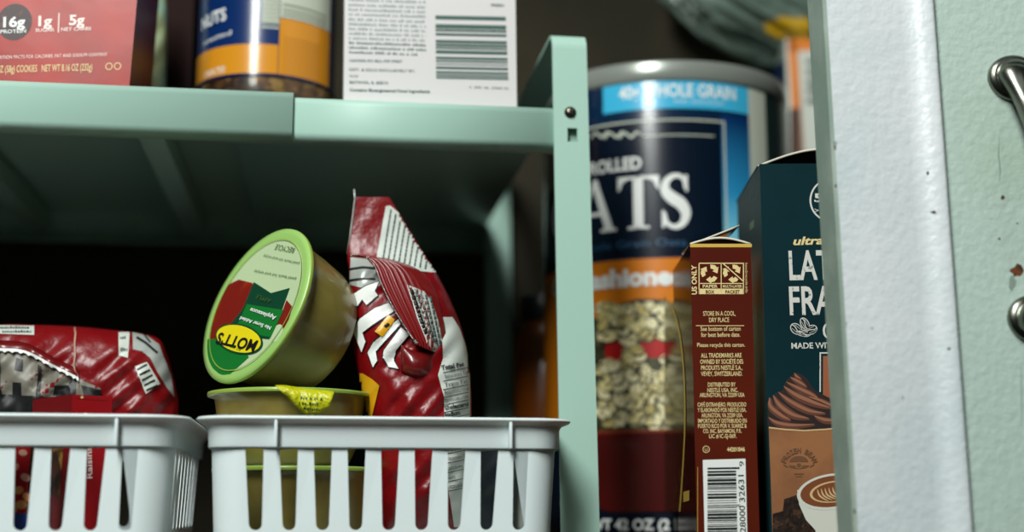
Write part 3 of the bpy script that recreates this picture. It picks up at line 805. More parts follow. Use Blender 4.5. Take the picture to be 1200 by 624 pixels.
for t, y, x0, x1, cp_, bo in [('STORE IN A COOL,', 370.5, 824, 862, 5.6, .02), ('DRY PLACE', 378, 831, 854.5, 5.6, .02), ('See bottom of carton', 388.2, 821, 868, 5.4, .02), ('for best before date.', 395.2, 821.5, 867.5, 5.4, .02),
        ('Please recycle this carton.', 407, 817, 873, 5, .02), ('ALL TRADEMARKS ARE', 419.5, 821.5, 869, 5.4, .03), ('OWNED BY SOCIÉTÉ DES', 426.8, 820.5, 871, 5.4, .03), ('PRODUITS NESTLÉ S.A.,', 434, 821.5, 870, 5.4, .03), ('VEVEY, SWITZERLAND.', 441, 821.5, 870, 5.4, .03),
        ('DISTRIBUTED BY', 453.5, 829.5, 862, 5, .03), ('NESTLÉ USA, INC.', 460, 829, 865, 5, .03), ('ARLINGTON, VA 22209 USA', 465.8, 820, 872.5, 5, .03), ('CAFÉ EXTRANJERO. PRODUCIDO', 477, 817.5, 874.5, 5, .03), ('Y ELABORADO POR NESTLÉ USA,', 483.3, 817.5, 874.5, 5, .03),
        ('ARLINGTON, VA 22209 USA.', 489.6, 822, 870.5, 5, .03), ('IMPORTADO Y DISTRIBUIDO EN', 496, 818, 875, 5, .03), ('PUERTO RICO POR V. SUAREZ &', 502, 818, 875, 5, .03), ('CO. INC. BAYAMON, P.R.', 508, 824, 869, 5, .03), ('LIC # IC-SJ-069.', 514, 831, 863, 5, .03)]:
    f.text(t, (x0, y), (x1, y - .3), cp_, CREAM, 1, bold=bo * .4)
f.rect(815.5, 381.6, 872, 382.4, CREAM, 0)
f.text('44201846', (852, 529.5), (873, 529.3), 5, CREAM, 1, bold=.03)
ring = [(827.5 + 3.8 * math.cos(2 * PI * k / 20), 527 + 3.8 * math.sin(2 * PI * k / 20)) for k in range(20)]; f.stroke(ring, .8, CREAM, 1, closed=True); f.text('U', (826, 529), (829, 529), 3.6, CREAM, 1)
f.stroke([(817.5, 548), (817.5, 690)], .5, GOLD, 1)
cmb.build('carton_body', croot)
bcm = MB(); bf = Print(cf, bcm)
bf.poly([(823.5, 539.5), (873.5, 538), (876, 640), (826, 640)], WHITE, 1)
y = 548.5; rb_ = random.Random(11)
while y < 636:
    h_ = rb_.choice((.8, .8, 1.4, 2.2, 3)); x1 = 862.5 + (y - 548) * .02
    if y < 552 or 590 < y < 594: x1 += 4
    bf.poly([(829, y), (x1, y - .6), (x1, y - .6 + h_), (829, y + h_)], BLACK, 2); y += h_ + rb_.choice((.8, 1, 1.8))
bf.text('9', (872, 547), (871.8, 541), 6, BLACK, 2); bf.text('32631', (873, 589), (871.5, 557), 7, BLACK, 2, bold=.01); bf.text('28000', (874, 624.5), (872.8, 593), 7, BLACK, 2, bold=.01)
plabel(bcm.build('barcode_patch', croot), 'white barcode patch')
ls = MB(); lf_ = Print(cl, ls)
arc_ = smooth_pts([(781, 352), (789, 362), (797, 392), (802, 440), (803, 500), (800, 560), (797, 600)], 5)
lf_.poly([tuple(a) for a in arc_] + [(779, 600), (779, 345)], mat('dark_picture', (30, 26, 14), .1, spec=.8, mott=(300, (96, 90, 56), .6, .65)), 1)
lf_.stroke([tuple(a) for a in arc_], 1.8, GOLD, 2)
lf_.poly([(801.5, 577), (808.5, 575), (808.5, 587), (801.5, 589)], GOLD, 3)
plabel(ls.build('front_print', croot), 'gold arch printed on the broad side')
fl1 = MB(); KF = mat('carton_inside', (60, 40, 30), .6); EDG = mat('paper_edge', (214, 208, 190), .6)
def sheet(rows, m, edge, name, root, th=.0005, edge_side=-1):
    mb = MB(); mb.grid(rows, m); 
    r = rows[edge_side]; e2 = [p + Vector((0, -.00025, .0006)) for p in r]; e3 = [p + Vector((0, -.00025, -.0003)) for p in r]
    mb.grid([e3, e2], edge); return mb.build(name, root, solid=th)
# curved top flap lifting, and a dust flap rising to the back
rows = []
for j in range(9):
    t = j / 8; rows.append([C(W * u, .030 * (1 - t) + .0004, ztc + .0026 * math.sin(PI * u) * (.3 + .7 * t) + .0002 + .0015 * (1 - t)) for u in [k / 12 for k in range(13)]])
sheet(rows, CHS, EDG, 'top_flap', croot)
rows = [[C(.0005 + W * .88 * u, .004 + .026 * t + .008 * u, ztc + .0100 * u + .0004 + .0006 * t) for u in [k / 6 for k in range(7)]] for t in (1, .66, .33, 0)]
sheet(rows, CHS, EDG, 'dust_flap', croot)

# teal latte carton
TE = mat('carton_teal', (6, 34, 40), .6, spec=.06, mott=(12, (10, 44, 50), .4, .6)); TES = mat('carton_teal_side', (14, 56, 56), .45)
LW = mat('worn_white_ink', (206, 204, 196), .5, mott=(420, (130, 140, 136), .62, .66))
ztl = P(900, 192.5, .55).z
lroot, lmb, lf2, ll, C, W = carton('frappe_mix_box', 'dark teal carton with white worn lettering and coffee pictures, half behind the shut door', 'box', 893.5, 1010, 300, .55, 9.6, .072, 0, ztl, TE, TES, lean=.004)
f = Print(lf2, lmb)
f.text('ultra', (927.5, 287.5), (963, 286.5), 9.5, CREAM, 1, bold=.03, shear=.35)
f.text('LATTE', (924, 328), (1006, 327), 35, LW, 1, bold=.02, spacing=1.02)
f.text('FRAPPE', (924.5, 369), (1022, 368), 34, LW, 1, bold=.02, spacing=1.02)
f.text('MADE WITH REAL COFFEE', (926.5, 409), (1041, 408), 7, LW, 1, bold=.02)
f.ell(971, 235, 24, 25, LW, 0, n=40); f.ell(971, 235, 22, 23, TE, 1, n=40)
f.text('50', (952.5, 237), (975, 237), 10, LW, 2, bold=.03); f.text('>', (953, 250), (958, 250), 6, LW, 2)
def bean(cx, cy, rx, ry, rot):
    f.ell(cx, cy, rx, ry, LW, 1, rot=rot, n=20); f.ell(cx, cy, rx - 1, ry - 1, TE, 2, rot=rot, n=20)
    c, s_ = math.cos(math.radians(rot)), math.sin(math.radians(rot))
    f.stroke([(cx + t * rx * c - s_ * 1.2 * math.sin(t * 3), cy + t * rx * s_ + c * 1.2 * math.sin(t * 3)) for t in (-.9, -.45, 0, .45, .9)], 1, LW, 3)
    for o in (-.45, .45): f.stroke([(cx + t * rx * c - s_ * o * ry, cy + t * rx * s_ + c * o * ry) for t in (-.6, 0, .6)], .5, LW, 3)
bean(932, 386, 8, 6, 40); bean(942, 380, 8, 5, 60); bean(950, 387, 7, 5.5, -25); bean(940, 391, 9, 4, 12)
f.ell(969, 388, 6, 9, LW, 1); f.ell(970, 388, 4.4, 7.4, TE, 2)
f.rect(959.5, 413.5, 1000, 460, LW, 0); f.rect(961, 415, 1000, 460, TE, 1); f.rect(963.5, 418, 1000, 470, mat('print_orange_brown', (150, 84, 50), .5), 2)
CK0 = mat('swirl_dark', (34, 20, 18), .45); CK1 = mat('swirl_mid', (96, 58, 44), .4); CK2 = mat('swirl_light', (150, 98, 74), .4)
def c8(pts): return [(x / 3.215 + 780, y / 3.215 + 430) for x, y in pts]
f.poly(c8(smooth_pts([(383, 225), (384, 160), (405, 105), (438, 88), (450, 55), (490, 24), (528, 45), (558, 88), (600, 112), (660, 150), (660, 225), (520, 238), (383, 226)], 4)), CK0, 3)
for pts, w_ in [([(392, 120), (396, 155), (440, 190), (470, 205)], 9), ([(405, 112), (430, 150), (480, 185), (540, 200)], 10), ([(425, 100), (470, 135), (540, 170), (600, 180)], 9), ([(445, 78), (490, 110), (560, 140), (620, 160)], 10),
                ([(455, 62), (500, 85), (548, 108), (575, 125)], 8), ([(470, 45), (500, 60), (530, 80)], 7), ([(485, 28), (492, 40), (510, 52)], 5), ([(388, 195), (420, 215), (480, 225), (560, 222)], 8), ([(560, 190), (600, 205), (650, 208)], 8), ([(540, 118), (590, 135), (650, 165)], 7)]:
    f.stroke(c8(smooth_pts(pts, 6)), w_, CK1, 4, taper=True); f.stroke([(x - 1, y - 1.2) for x, y in c8(smooth_pts(pts, 6))], w_ * .42, CK2, 5, taper=True)
TAN = mat('frappe_tan', (150, 98, 58), .5, mott=(60, (128, 80, 46), .4, .65)); TAN2 = mat('frappe_cream', (206, 170, 120), .5); LOGO = mat('logo_brown', (104, 68, 42), .5)
f.poly(c8([(386, 228), (450, 236), (520, 240), (600, 236), (700, 226), (700, 640), (402, 640), (394, 420)]), TAN, 4)
f.stroke(c8([(386, 230), (450, 238), (520, 242), (600, 238), (700, 228)]), 1.8, TAN2, 6)
def arc_text(t, cx, cy, r, a0, a1, cap, m, layer=7):
    for i, ch in enumerate(t):
        if ch == ' ': continue
        a = math.radians(a0 + (a1 - a0) * i / (len(t) - 1)); q_ = Vector((cx + r * math.sin(a), cy - r * math.cos(a))); d = Vector((math.cos(a), math.sin(a))) * cap * .34
        f.text(ch, tuple(q_ - d), tuple(q_ + d), cap, m, layer, bold=.03)
arc_text('FROZEN BEAN', 936, 548, 16.5, -68, 68, 6.2, LOGO)
f.ell(935.5, 542, 11, 7, LOGO, 6, a0=180, a1=360); f.ell(935.5, 546, 12, 4, LOGO, 6, a0=0, a1=180); f.ell(935.5, 546, 4, 4, TAN, 7); f.ell(935.5, 546, 2.6, 2.6, LOGO, 8)
for s_ in (-1, 1): f.stroke([(935.5 + s_ * 13, 548), (935.5 + s_ * 18, 545)], 1.6, LOGO, 6)
f.stroke([(930, 556), (941, 556)], 1.4, LOGO, 6); f.stroke([(932, 559), (939, 559)], 1, LOGO, 6)
BEANS = cells('roast_beans', [(28, 20, 16), (58, 38, 26), (84, 56, 40)], 260, .4)
f.poly(c8([(402, 555), (440, 545), (445, 500), (490, 485), (520, 500), (560, 560), (660, 640), (402, 640)]), BEANS, 7)
CW = mat('cup_white', (206, 208, 196), .4); CF = mat('latte_brown', (120, 66, 34), .4); CF2 = mat('latte_foam', (206, 176, 130), .4)
f.poly([(933.5, 575), (936, 592), (944, 610), (955, 622), (958, 640), (1010, 640), (1010, 575)], CW, 8)
f.ell(974, 577, 41, 21, CW, 9, rot=-8, n=48); f.ell(974.5, 576.5, 37.5, 18, CF, 10, rot=-8, n=48)
f.ell(976, 577, 28, 12.5, CF2, 11, rot=-8, n=40); f.ell(977, 577, 26, 11, CF, 12, rot=-8, n=40)
for k in range(6): f.stroke(smooth_pts([(957 + k * 4.4, 574 - k * .6), (960 + k * 4.4, 582 - k * .6), (970 + k * 4.4, 588 - k)], 4), 1.9, CF2, 13, taper=True)
lmb.build('carton_body', lroot)
# side print: pale outline box and green stroke
sm_ = MB(); sp2 = Print(ll, sm_)
sp2.stroke([(888, 215), (880, 224), (878, 238), (887, 232)], .6, mat('side_ink', (90, 120, 116), .5), 1, closed=True)
sp2.poly([(879, 262), (884, 257), (884, 266), (879, 271)], mat('side_green', (100, 130, 100), .5), 1)
sm_.build('side_print', lroot)
rows = []
for j in range(9):
    t = j / 8
    rows.append([C(W * u, .070 * (1 - t) + .006, ztl + .0003 + (.0075 * math.sin(PI * min(.5, u * .72)) ) * (.35 + .65 * t)) for u in [k / 14 for k in range(15)]])
sheet(rows, mat('flap_dark', (20, 28, 26), .6), EDG, 'top_flap', lroot)

# ------------------------------------------------------------------ oats canister
CYc = .740; cc = P(786, 600, CYc); CXc = cc.x
lidR = .0705; bodR = .0690
zlid = P(786, 68.5, CYc - lidR).z
oat = thing('oats_canister', 'tall round blue and orange oats canister with silver rimmed lid between rack and cartons', 'canister', (CXc, CYc, 0))
NAVY = mat('canister_navy', (6, 34, 62), .22, coat=.5); DNAVY = mat('canister_dark_navy', (4, 18, 36), .22, coat=.5); SKY = mat('canister_sky_blue', (60, 176, 216), .25, coat=.5)
ORG = mat('canister_orange', (214, 122, 18), .28, coat=.4); CWH = mat('canister_white_panel', (190, 196, 180), .3, coat=.3); BUR = mat('bowl_burgundy', (92, 18, 14), .25, coat=.4, mott=(20, (70, 12, 10), .4, .6))
BLK = mat('canister_black', (8, 16, 20), .3)
cyl = Cyl(CXc, CYc, bodR)
def cz(y, x=760): return cyl.uv(x, y)[1]
LIDP = mat('lid_grey_plastic', (150, 156, 148), .25, metal=.35)
MW = Matrix.Translation((CXc, CYc, 0))
zb1 = cz(303); zb2 = cz(505); 
om = MB(); om.lathe([(0, .0), (bodR, .0), (bodR, cz(598)), (bodR, zb2), (bodR, zb1), (bodR, zlid - .010)], None, MW, 96, mats=[DNAVY, DNAVY, DNAVY, ORG, NAVY])
f = Print(cyl, om); f.lift = .00009
U = lambda x, y=200: cyl.uv(x, y)[0]
def urect(u0, u1, z0, z1, m, layer): f.polyuv([(u0, z0), (u1, z0), (u1, z1), (u0, z1)], m, layer)
ztp = zlid - .0105
urect(U(879), U(879) + .014, 0.012, ztp, CWH, 2)
urect(U(879) + .014, U(879) + .12, 0.012, ztp, mat('canister_shaded_edge', (30, 48, 46), .35), 2)  # dark tone paints in the shade on the canister's right flank
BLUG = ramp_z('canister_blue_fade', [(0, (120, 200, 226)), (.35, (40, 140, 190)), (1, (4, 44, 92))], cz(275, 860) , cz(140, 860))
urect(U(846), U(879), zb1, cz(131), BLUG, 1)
urect(U(708), U(879), cz(128), cz(91), SKY, 2)
urect(-.085, U(850), zb1 + .001, cz(140), DNAVY, 1)
urect(-.085, U(850), cz(142.5), cz(140.5), CWH, 2); urect(U(848.5), U(850.5), zb1 + .001, cz(140.5), CWH, 2); urect(U(755), U(838), cz(160), cz(158.6), CWH, 2)
for k in range(3):
    fl = smooth_pts([(692 + k * 17, 163), (698 + k * 17, 156), (706 + k * 17, 161), (712 + k * 17, 155), (718 + k * 17, 158)], 5); f.stroke(fl, [1.2 + 1.6 * math.sin(PI * i / (len(fl) - 1)) for i in range(len(fl))], CWH, 2)
def utext(t, u0, u1, y, cap, m, **k): f.textuv(t, (u0, cz(y)), (u1, cz(y)), (cz(y - cap) - cz(y)), m, 4, **k)
utext('40g WHOLE GRAIN', U(727), U(864), 114, 15, WHITE, bold=.02); utext('PER SERVING', U(792), U(850), 121.5, 3, WHITE)
utext('ROLLED', U(752) - .030, U(752), 197.5, 15, WHITE, bold=.03)
utext('Whole Grain Oats', U(802) - .062, U(802), 289, 9, mat('dim_blue_ink', (34, 84, 120), .4))
utext('Old Fashioned', U(797) - .083, U(800), 334, 21, WHITE, bold=.05)
utext('NET WT 42 OZ (2 LB 10 OZ) 1.19 kg', U(727) - .035, U(727) + .080, 621.5, 13, WHITE, bold=.03)
# OATS in serif capitals drawn on a 0..1 high grid
def letter(polys, x0, x1, m=WHITE, y0=268, y1=206):
    u0, u1 = (U(x0), U(x1)) if not isinstance(x0, tuple) else (x0[0], x1[0]); z0, z1 = cz(y0), cz(y1)
    for pl in polys: f.polyuv([(u0 + (u1 - u0) * a, z0 + (z1 - z0) * b) for a, b in pl], m, 4)
letter([[(.42, 0), (.42, 0), (.62, 0), (.62, 1), (.38, 1), (.38, 0)], [(.24, 0), (.76, 0), (.76, .05), (.24, .05)], [(0, 1), (0, .74), (.04, .74), (.14, .90), (.26, .945), (.74, .945), (.86, .90), (.96, .74), (1, .74), (1, 1)]], 724, 772)
wA = U(772) - U(724)
uA1 = U(722)
letter([[(0, 0), (.30, 0), (.30, .05), (.21, .07), (.31, .36), (.27, .42), (.50, 1.02), (.44, 1.02), (.09, .07), (0, .05)], [(.44, 1.02), (.54, 1.02), (.92, .06), (1, .05), (1, 0), (.62, 0), (.62, .05), (.72, .07), (.44, .86)], [(.26, .32), (.66, .32), (.64, .39), (.28, .39)]], (uA1 - wA * 1.12,), (uA1,))
Spts = smooth_pts([(.86, .74), (.78, .93), (.50, .985), (.22, .88), (.18, .70), (.40, .56), (.68, .45), (.84, .27), (.72, .08), (.45, .015), (.20, .10), (.12, .28)], 5)
u0, u1, z0_, z1_ = U(773), U(808), cz(268), cz(206)
n_ = len(Spts)
for i in range(n_ - 1):
    def off(j):
        t = Spts[min(j + 1, n_ - 1)] - Spts[max(j - 1, 0)]; t = Vector((t.x * (u1 - u0), t.y * (z1_ - z0_))).normalized(); w = (.0010 + .0022 * math.exp(-((j / (n_ - 1) - .5) / .22) ** 2))
        c_ = Vector((u0 + (u1 - u0) * Spts[j].x, z0_ + (z1_ - z0_) * Spts[j].y)); q_ = Vector((-t.y, t.x)); return c_ + q_ * w, c_ - q_ * w
    a, b = off(i); c_, d_ = off(i + 1); f.polyuv([a, c_, d_, b], WHITE, 4)
letter([[(.84, 1), (.92, 1), (.92, .68), (.86, .68), (.80, .80)], [(.05, 0), (.12, 0), (.20, .18), (.12, .33), (.05, .33)]], 773, 808)
# O (mostly behind the post)
uo = uA1 - wA * 1.12 - .012
for k in range(32):
    a, b = 2 * PI * k / 32, 2 * PI * (k + 1) / 32; ri = .0095
    def E(t, o): return (uo + (.0125 - (.0042 if o else 0)) * math.cos(t), (z0_ + z1_) / 2 + ((z1_ - z0_) / 2 - (.0016 if o else 0)) * math.sin(t))
    f.polyuv([E(a, 1), E(a, 0), E(b, 0), E(b, 1)], WHITE, 4)
# the picture: oats, berries, bowl
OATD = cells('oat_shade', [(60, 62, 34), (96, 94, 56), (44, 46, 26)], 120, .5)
FL = [mat('oat_flake_%s' % n, c, .5) for n, c in (('pale', (240, 230, 184)), ('cream', (226, 212, 150)), ('tan', (192, 174, 108)))]
BER = mat('strawberry_red', (176, 20, 20), .35)
top_u = [(U(690), cz(372)), (U(700), cz(366)), (U(720), cz(356)), (U(745), cz(350)), (U(775), cz(352)), (U(800), cz(362)), (U(830), cz(380)), (U(850), cz(400)), (U(858), cz(506)), (-.035, cz(506)), (-.075, cz(506)), (-.060, cz(400))]
f.polyuv(top_u, OATD, 1)
for (x, y, rx, ry) in [(722, 412, 13, 18), (768, 407, 22, 13), (712, 440, 8, 12), (800, 420, 20, 22)]: f.ell(x, y, rx, ry, BER, 2, n=20)
rf = random.Random(4); cnt = 0
for i in range(300):
    x = rf.uniform(704, 856); y = rf.uniform(358, 500)
    if (abs(x - 768) / 22) ** 2 + ((y - 407) / 13) ** 2 < 1 or ((x - 722) / 13) ** 2 + ((y - 412) / 18) ** 2 < 1: continue
    rot = rf.uniform(0, 180); a = rf.uniform(7, 11); b = a * rf.uniform(.5, .75)
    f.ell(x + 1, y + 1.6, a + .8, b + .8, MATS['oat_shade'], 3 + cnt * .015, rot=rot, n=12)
    f.ell(x, y, a, b, FL[rf.choice((0, 0, 1, 1, 2))], 3.005 + cnt * .015, rot=rot, n=12)
    c_, s_ = math.cos(math.radians(rot)), math.sin(math.radians(rot))
    f.stroke([(x - a * .7 * c_, y - a * .7 * s_), (x + a * .6 * c_, y + a * .6 * s_)], .9, FL[2], 3.010 + cnt * .015)
    cnt += 1
bl = [(-.072, cz(506)), (U(800) + .02, cz(506)), (U(800) + .02, cz(560)), (U(800) + .014, cz(590)), (U(800), cz(600)), (-.05, cz(600)), (-.062, cz(590)), (-.07, cz(560))]
f.polyuv(bl, BUR, 8); f.polyuv([(-.063, cz(507.5)), (U(800) + .012, cz(507.5)), (U(800) + .012, cz(504)), (-.063, cz(504))], mat('bowl_rim', (130, 50, 24), .3), 9)
om.build('canister_body', oat)
lm = MB(); lm.lathe([(bodR + .0002, zlid - .0115), (lidR - .0008, zlid - .0112), (lidR, zlid - .010), (lidR, zlid - .0015), (lidR - .0006, zlid - .0003), (lidR - .0014, zlid), (lidR - .003, zlid - .0004), (lidR - .0045, zlid - .003), (0, zlid - .003)], LIDP, MW, 96)
plabel(lm.build('lid', oat), 'silver grey plastic lid')

# ------------------------------------------------------------------ things on the upper shelf
ZS = zs + .0018
ORL = mat('jar_label_orange', (206, 136, 30), .25, coat=.5); NVL = mat('jar_label_navy', (8, 40, 92), .25, coat=.5)
PEAN = cells('mixed_nuts', [(150, 104, 50), (196, 156, 90), (92, 54, 26), (170, 120, 62)], 130, .4, coat=.6)
JY = .690; jc = P(311.5, 120, JY); JX = jc.x
jd = -(RM.inverted() @ (Vector((JX, JY, ZS + .02)) - CAMLOC)).z; JR = 79.5 / F * jd
jcyl = Cyl(JX, JY, JR); jz = lambda y, x=310: jcyl.uv(x, y)[1]; JU = lambda x, y=50: jcyl.uv(x, y)[0]
jar = thing('nut_jar', 'round jar of mixed nuts with navy and orange label on the upper shelf', 'jar', (JX, JY, ZS))
jm = MB(); zj = jz(90)
jm.lathe([(0, ZS), (JR * .8, ZS), (JR * .95, ZS + .002), (JR * .985, ZS + .006), (JR * .985, zj)], PEAN, Matrix.Translation((JX, JY, 0)), 72)
plabel(jm.build('nuts', jar), 'mixed nuts filling the jar'); jar.children[-1]['kind'] = 'stuff'
jg = MB(); jg.lathe([(JR * .3, ZS + .0001), (JR * .82, ZS - .0), (JR * .97, ZS + .002), (JR, ZS + .006), (JR, ZS + .112), (JR * .95, ZS + .118), (JR * .86, ZS + .122)], mat('clear_jar_plastic', (250, 250, 245), .03, trans=1.0), Matrix.Translation((JX, JY, 0)), 72)
plabel(jg.build('clear_shell', jar), 'clear plastic shell')
jl = MB(); zl0, zl1 = jz(88), ZS + .105
n = 72; rows = [[jcyl.at(2 * PI * JR * k / n, z, .0004) for k in range(n)] for z in (zl0, zl1)]
jl.grid(rows, NVL, closed=True)
f = Print(jcyl, jl); f.lift = .0001
def jrect(u0, u1, y0, y1, m, layer): f.polyuv([(u0, jz(y1)), (u1, jz(y1)), (u1, jz(y0)), (u0, jz(y0))], m, layer + 4)
jrect(-.055, JU(326), 52, 86, ORL, 1); jrect(JU(327), JU(385), 20, 86, ORL, 1)
jrect(JU(306), JU(326), -60, 28, CWH, 1); jrect(JU(306), JU(326), 31, 33, CWH, 1)
jrect(JU(327), JU(385), -60, 19, CWH, 1)
for y in range(-20, 26, 5): jrect(JU(307), JU(325), y, y + 1.6, mat('table_grey', (110, 116, 100), .5), 2)
for y in (3, 9, 14): jrect(JU(330), JU(380), y, y + 2, MATS['table_grey'], 2)
for y in range(42, 84, 5): jrect(JU(331), JU(374), y, y + 1.3, mat('label_ochre', (176, 110, 22), .4), 2)
f.textuv('NUTS', (JU(238), jz(24)), (JU(265), jz(21)), jz(9) - jz(24), WHITE, 7, bold=.02)
f.textuv('roasted', (JU(240), jz(44)), (JU(271), jz(40)), jz(35) - jz(41), WHITE, 7, shear=.3)
f.textuv('UNSALTED', (JU(243), jz(84)), (JU(266), jz(83)), jz(76) - jz(84), WHITE, 7)
jl.build('label', jar)
jk = MB(); jk.lathe([(0, ZS + .136), (JR * .93, ZS + .136), (JR * .96, ZS + .134), (JR * .96, ZS + .119), (JR * .9, ZS + .119)], NVL, Matrix.Translation((JX, JY, 0)), 48); jk.build('lid', jar)

# white box with ingredients and barcode
WBX = mat('white_carton', (208, 204, 204), .5); GI = mat('green_grey_ink', (44, 82, 72), .5); GI2 = mat('faint_grey_ink', (120, 138, 134), .5)
wroot, wmb, wf, wl, C, W = carton('food_carton', 'white carton with small grey print and big barcode on its side, on the upper shelf', 'box', 403, 605, 60, .612, 1, .055, ZS, P(500, -60, .612).z, WBX, WBX, mtop=WBX, lean=-.012)
f = Print(wf, wmb)
for k, y in enumerate([6.5, 12, 17.5, 23.5, 29, 34.5, 40, 45.5, 51, 56.5, 62]):
    f.scribble(410, 500 if k < 10 else 492, y + .5, 2.8, GI2 if k < 8 else GI, 1, dy=2.0, seed=k)
f.scribble(410, 500, 1, 2.8, GI2, 1, dy=2, seed=90); f.scribble(410, 500, -5, 2.8, GI2, 1, dy=2, seed=91)
f.text('CONTAINS: SOY, MILK, AND WHEAT', (410, 72.5), (472, 72.8), 3.2, GI, 1, bold=.02)
f.text('DIST. & SOLD EXCLUSIVELY BY:', (410, 83), (487, 84), 3.2, GI, 1, bold=.01); f.text('ALDI', (410, 90.5), (420, 90.6), 3.2, GI, 1)
f.text('BATAVIA, IL 60510', (410, 98), (455, 98.4), 3.4, GI, 1, bold=.02); f.text('Contains Bioengineered Food Ingredients', (410, 107), (504, 108), 3.6, GI, 1, bold=.03)
f.text('FRESH', (577, 5.5), (592, 5.8), 2.8, GI, 1, bold=.03); f.text('4  0991 00  27693 02', (550, 102), (596, 103), 2.8, GI, 1)
wmb.build('carton_body', wroot)
wb = MB(); f = Print(wf, wb)
y = 17.0; rb_ = random.Random(3)
for h_, gap in [(4.5, 5.5), (5, 1), (2.5, 2), (3, 5), (3.5, 1), (3, 1), (2, 1.6), (4, 3.5), (3, 1.2), (2, 2), (1.2, 2.2), (3, 2.4), (2.6, 1.2), (2, 1), (2, 0)]:
    f.poly([(511.5, y), (593.5 + y * .03, y + .8), (593.5 + y * .03, y + .8 + h_), (511.5, y + h_)], GI, 1); y += h_ + gap
plabel(wb.build('barcode', wroot), 'green-black barcode lying on its side')

# red protein cookie box
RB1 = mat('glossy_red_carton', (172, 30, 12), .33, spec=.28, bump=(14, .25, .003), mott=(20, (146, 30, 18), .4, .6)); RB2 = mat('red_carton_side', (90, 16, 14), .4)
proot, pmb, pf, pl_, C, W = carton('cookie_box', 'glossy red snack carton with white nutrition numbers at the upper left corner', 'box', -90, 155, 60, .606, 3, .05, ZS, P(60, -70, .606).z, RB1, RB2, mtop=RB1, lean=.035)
f = Print(pf, pmb)
f.ell(14, 29, 20.5, 21.5, mat('cookie_dark', (50, 28, 30), .5, mott=(300, (90, 40, 34), .55, .65)), 0, n=40)
PW = mat('pale_pink_ink', (236, 214, 206), .4)
f.text('16g', (1, 34.5), (26.5, 34.5), 12, WHITE, 1, bold=.03); f.text('PROTEIN', (-2, 42), (28, 42), 4.4, WHITE, 1, bold=.01)
f.text('1g', (42, 34.5), (58, 34.5), 12, PW, 1, bold=.03); f.text('SUGAR', (39, 41.5), (61, 41.5), 4.2, PW, 1, bold=.01); f.rect(65.2, 20, 66.4, 43, PW, 1)
f.text('5g', (78, 34.5), (96, 34.5), 12, PW, 1, bold=.03); f.text('NET CARBS', (69, 41.5), (104, 41.5), 4.2, PW, 1, bold=.01)
f.text('SEE NUTRITION FACTS FOR CALORIES, FAT AND SODIUM CONTENT', (-20, 72), (124, 72.5), 4, PW, 1)
f.text('4 - 2.04 OZ (58g) COOKIES   NET WT 8.16 OZ (232g)', (-25, 88), (107, 89), 8.5, CREAM, 1, bold=.01)
for x in (126.5, 136.5):
    f.stroke([(x + 3.8 * math.cos(2 * PI * k / 16), 85 + 3.8 * math.sin(2 * PI * k / 16)) for k in range(16)], 1, CREAM, 1, closed=True)
pmb.build('carton_body', proot)

# behind: grey green pouch, maroon carton, dark can
gp = mat('pouch_grey_green', (130, 158, 138), .5, mott=(30, (150, 150, 96), .45, .6))
gb = loft([(-60, 150, 192, .002, .70), (-20, 146, 198, .010, .70), (40, 145, 197, .014, .70), (100, 146, 196, .016, .70), (127, 148, 195, .012, .70)], 'y', gp, wob=.0015)
zmin = min(v[2] for v in gb.v); gb.v = [(v[0], v[1], v[2] - zmin + ZS) for v in gb.v]
g_ = Print(Skin(gb), gb); g_.lift = .0003; g_.stroke([(158, 35), (168, 55), (180, 75)], 2, mat('navy_line', (14, 40, 44), .5), 1)
tag(gb.build('food_pouch'), 'blurred grey-green pouch just right of the red snack carton', 'pouch')
mroot, mmb, _, _, C, W = carton('maroon_carton', 'dark maroon carton between the grey-green pouch and the nut jar', 'box', 192, 225, 60, .735, 0, .05, ZS, P(200, -60, .735).z, mat('maroon_carton', (34, 16, 14), .7, spec=.1), mat('maroon_side', (36, 18, 16), .5), mtop=MATS['red_carton_side'])
mmb.build('carton_body', mroot)
dc = thing('drink_can', 'dark navy can in the shade behind the nut jar', 'can', (P(243, 60, .785).x, .785, ZS))
b = MB(); b.lathe([(0, 0), (.024, 0), (.027, .004), (.027, .105), (.024, .112), (.022, .112), (.0215, .109), (0, .109)], mat('can_navy', (10, 34, 50), .35, metal=.3), Matrix.Translation(dc.location), 48); b.build('can_body', dc)

# ------------------------------------------------------------------ left basket cartons
RZ = mat('raisin_red', (150, 10, 20), .5, spec=.25); RZS = mat('raisin_red_shaded', (112, 12, 18), .4)  # side red is the front red darkened, shading put into the colour
zrz = P(83, 462.5, .566).z
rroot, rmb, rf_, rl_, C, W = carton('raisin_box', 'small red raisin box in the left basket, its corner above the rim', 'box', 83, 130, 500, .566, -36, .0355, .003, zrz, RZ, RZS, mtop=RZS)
f = Print(rf_, rmb)
f.text('Raisins', (108, 561), (107, 524), 7, PW, 1, bold=.02); f.scribble(101, 103, 560, 30, RZS, 1); f.stroke([(88, 467), (125, 470)], .5, RZS, 1)
f.ell(96, 466, 1.6, 1.6, CREAM, 1); f.ell(100, 487, 3, 3, CREAM, 1)
f2 = Print(rl_, rmb); f2.poly([(76, 505), (50, 507), (50, 570), (70, 588)], cells('raisin_picture', [(190, 150, 60), (90, 40, 20), (40, 26, 20)], 160, .5), 1)
rmb.build('carton_body', rroot)
troot, tmb, tf_, _, C, W = carton('trail_mix_box', 'red carton with nut picture seen through the first slot of the left basket', 'box', -30, 34, 550, .560, 0, .018, .003, P(10, 505, .57).z, RZ, mat('side_black', (20, 16, 16), .5), mtop=RZS)
f = Print(tf_, tmb); f.rect(-25, 602, 33, 640, mat('strong_blue', (20, 60, 130), .4), 1)
NT = mat('nut_pink', (214, 160, 140), .4)
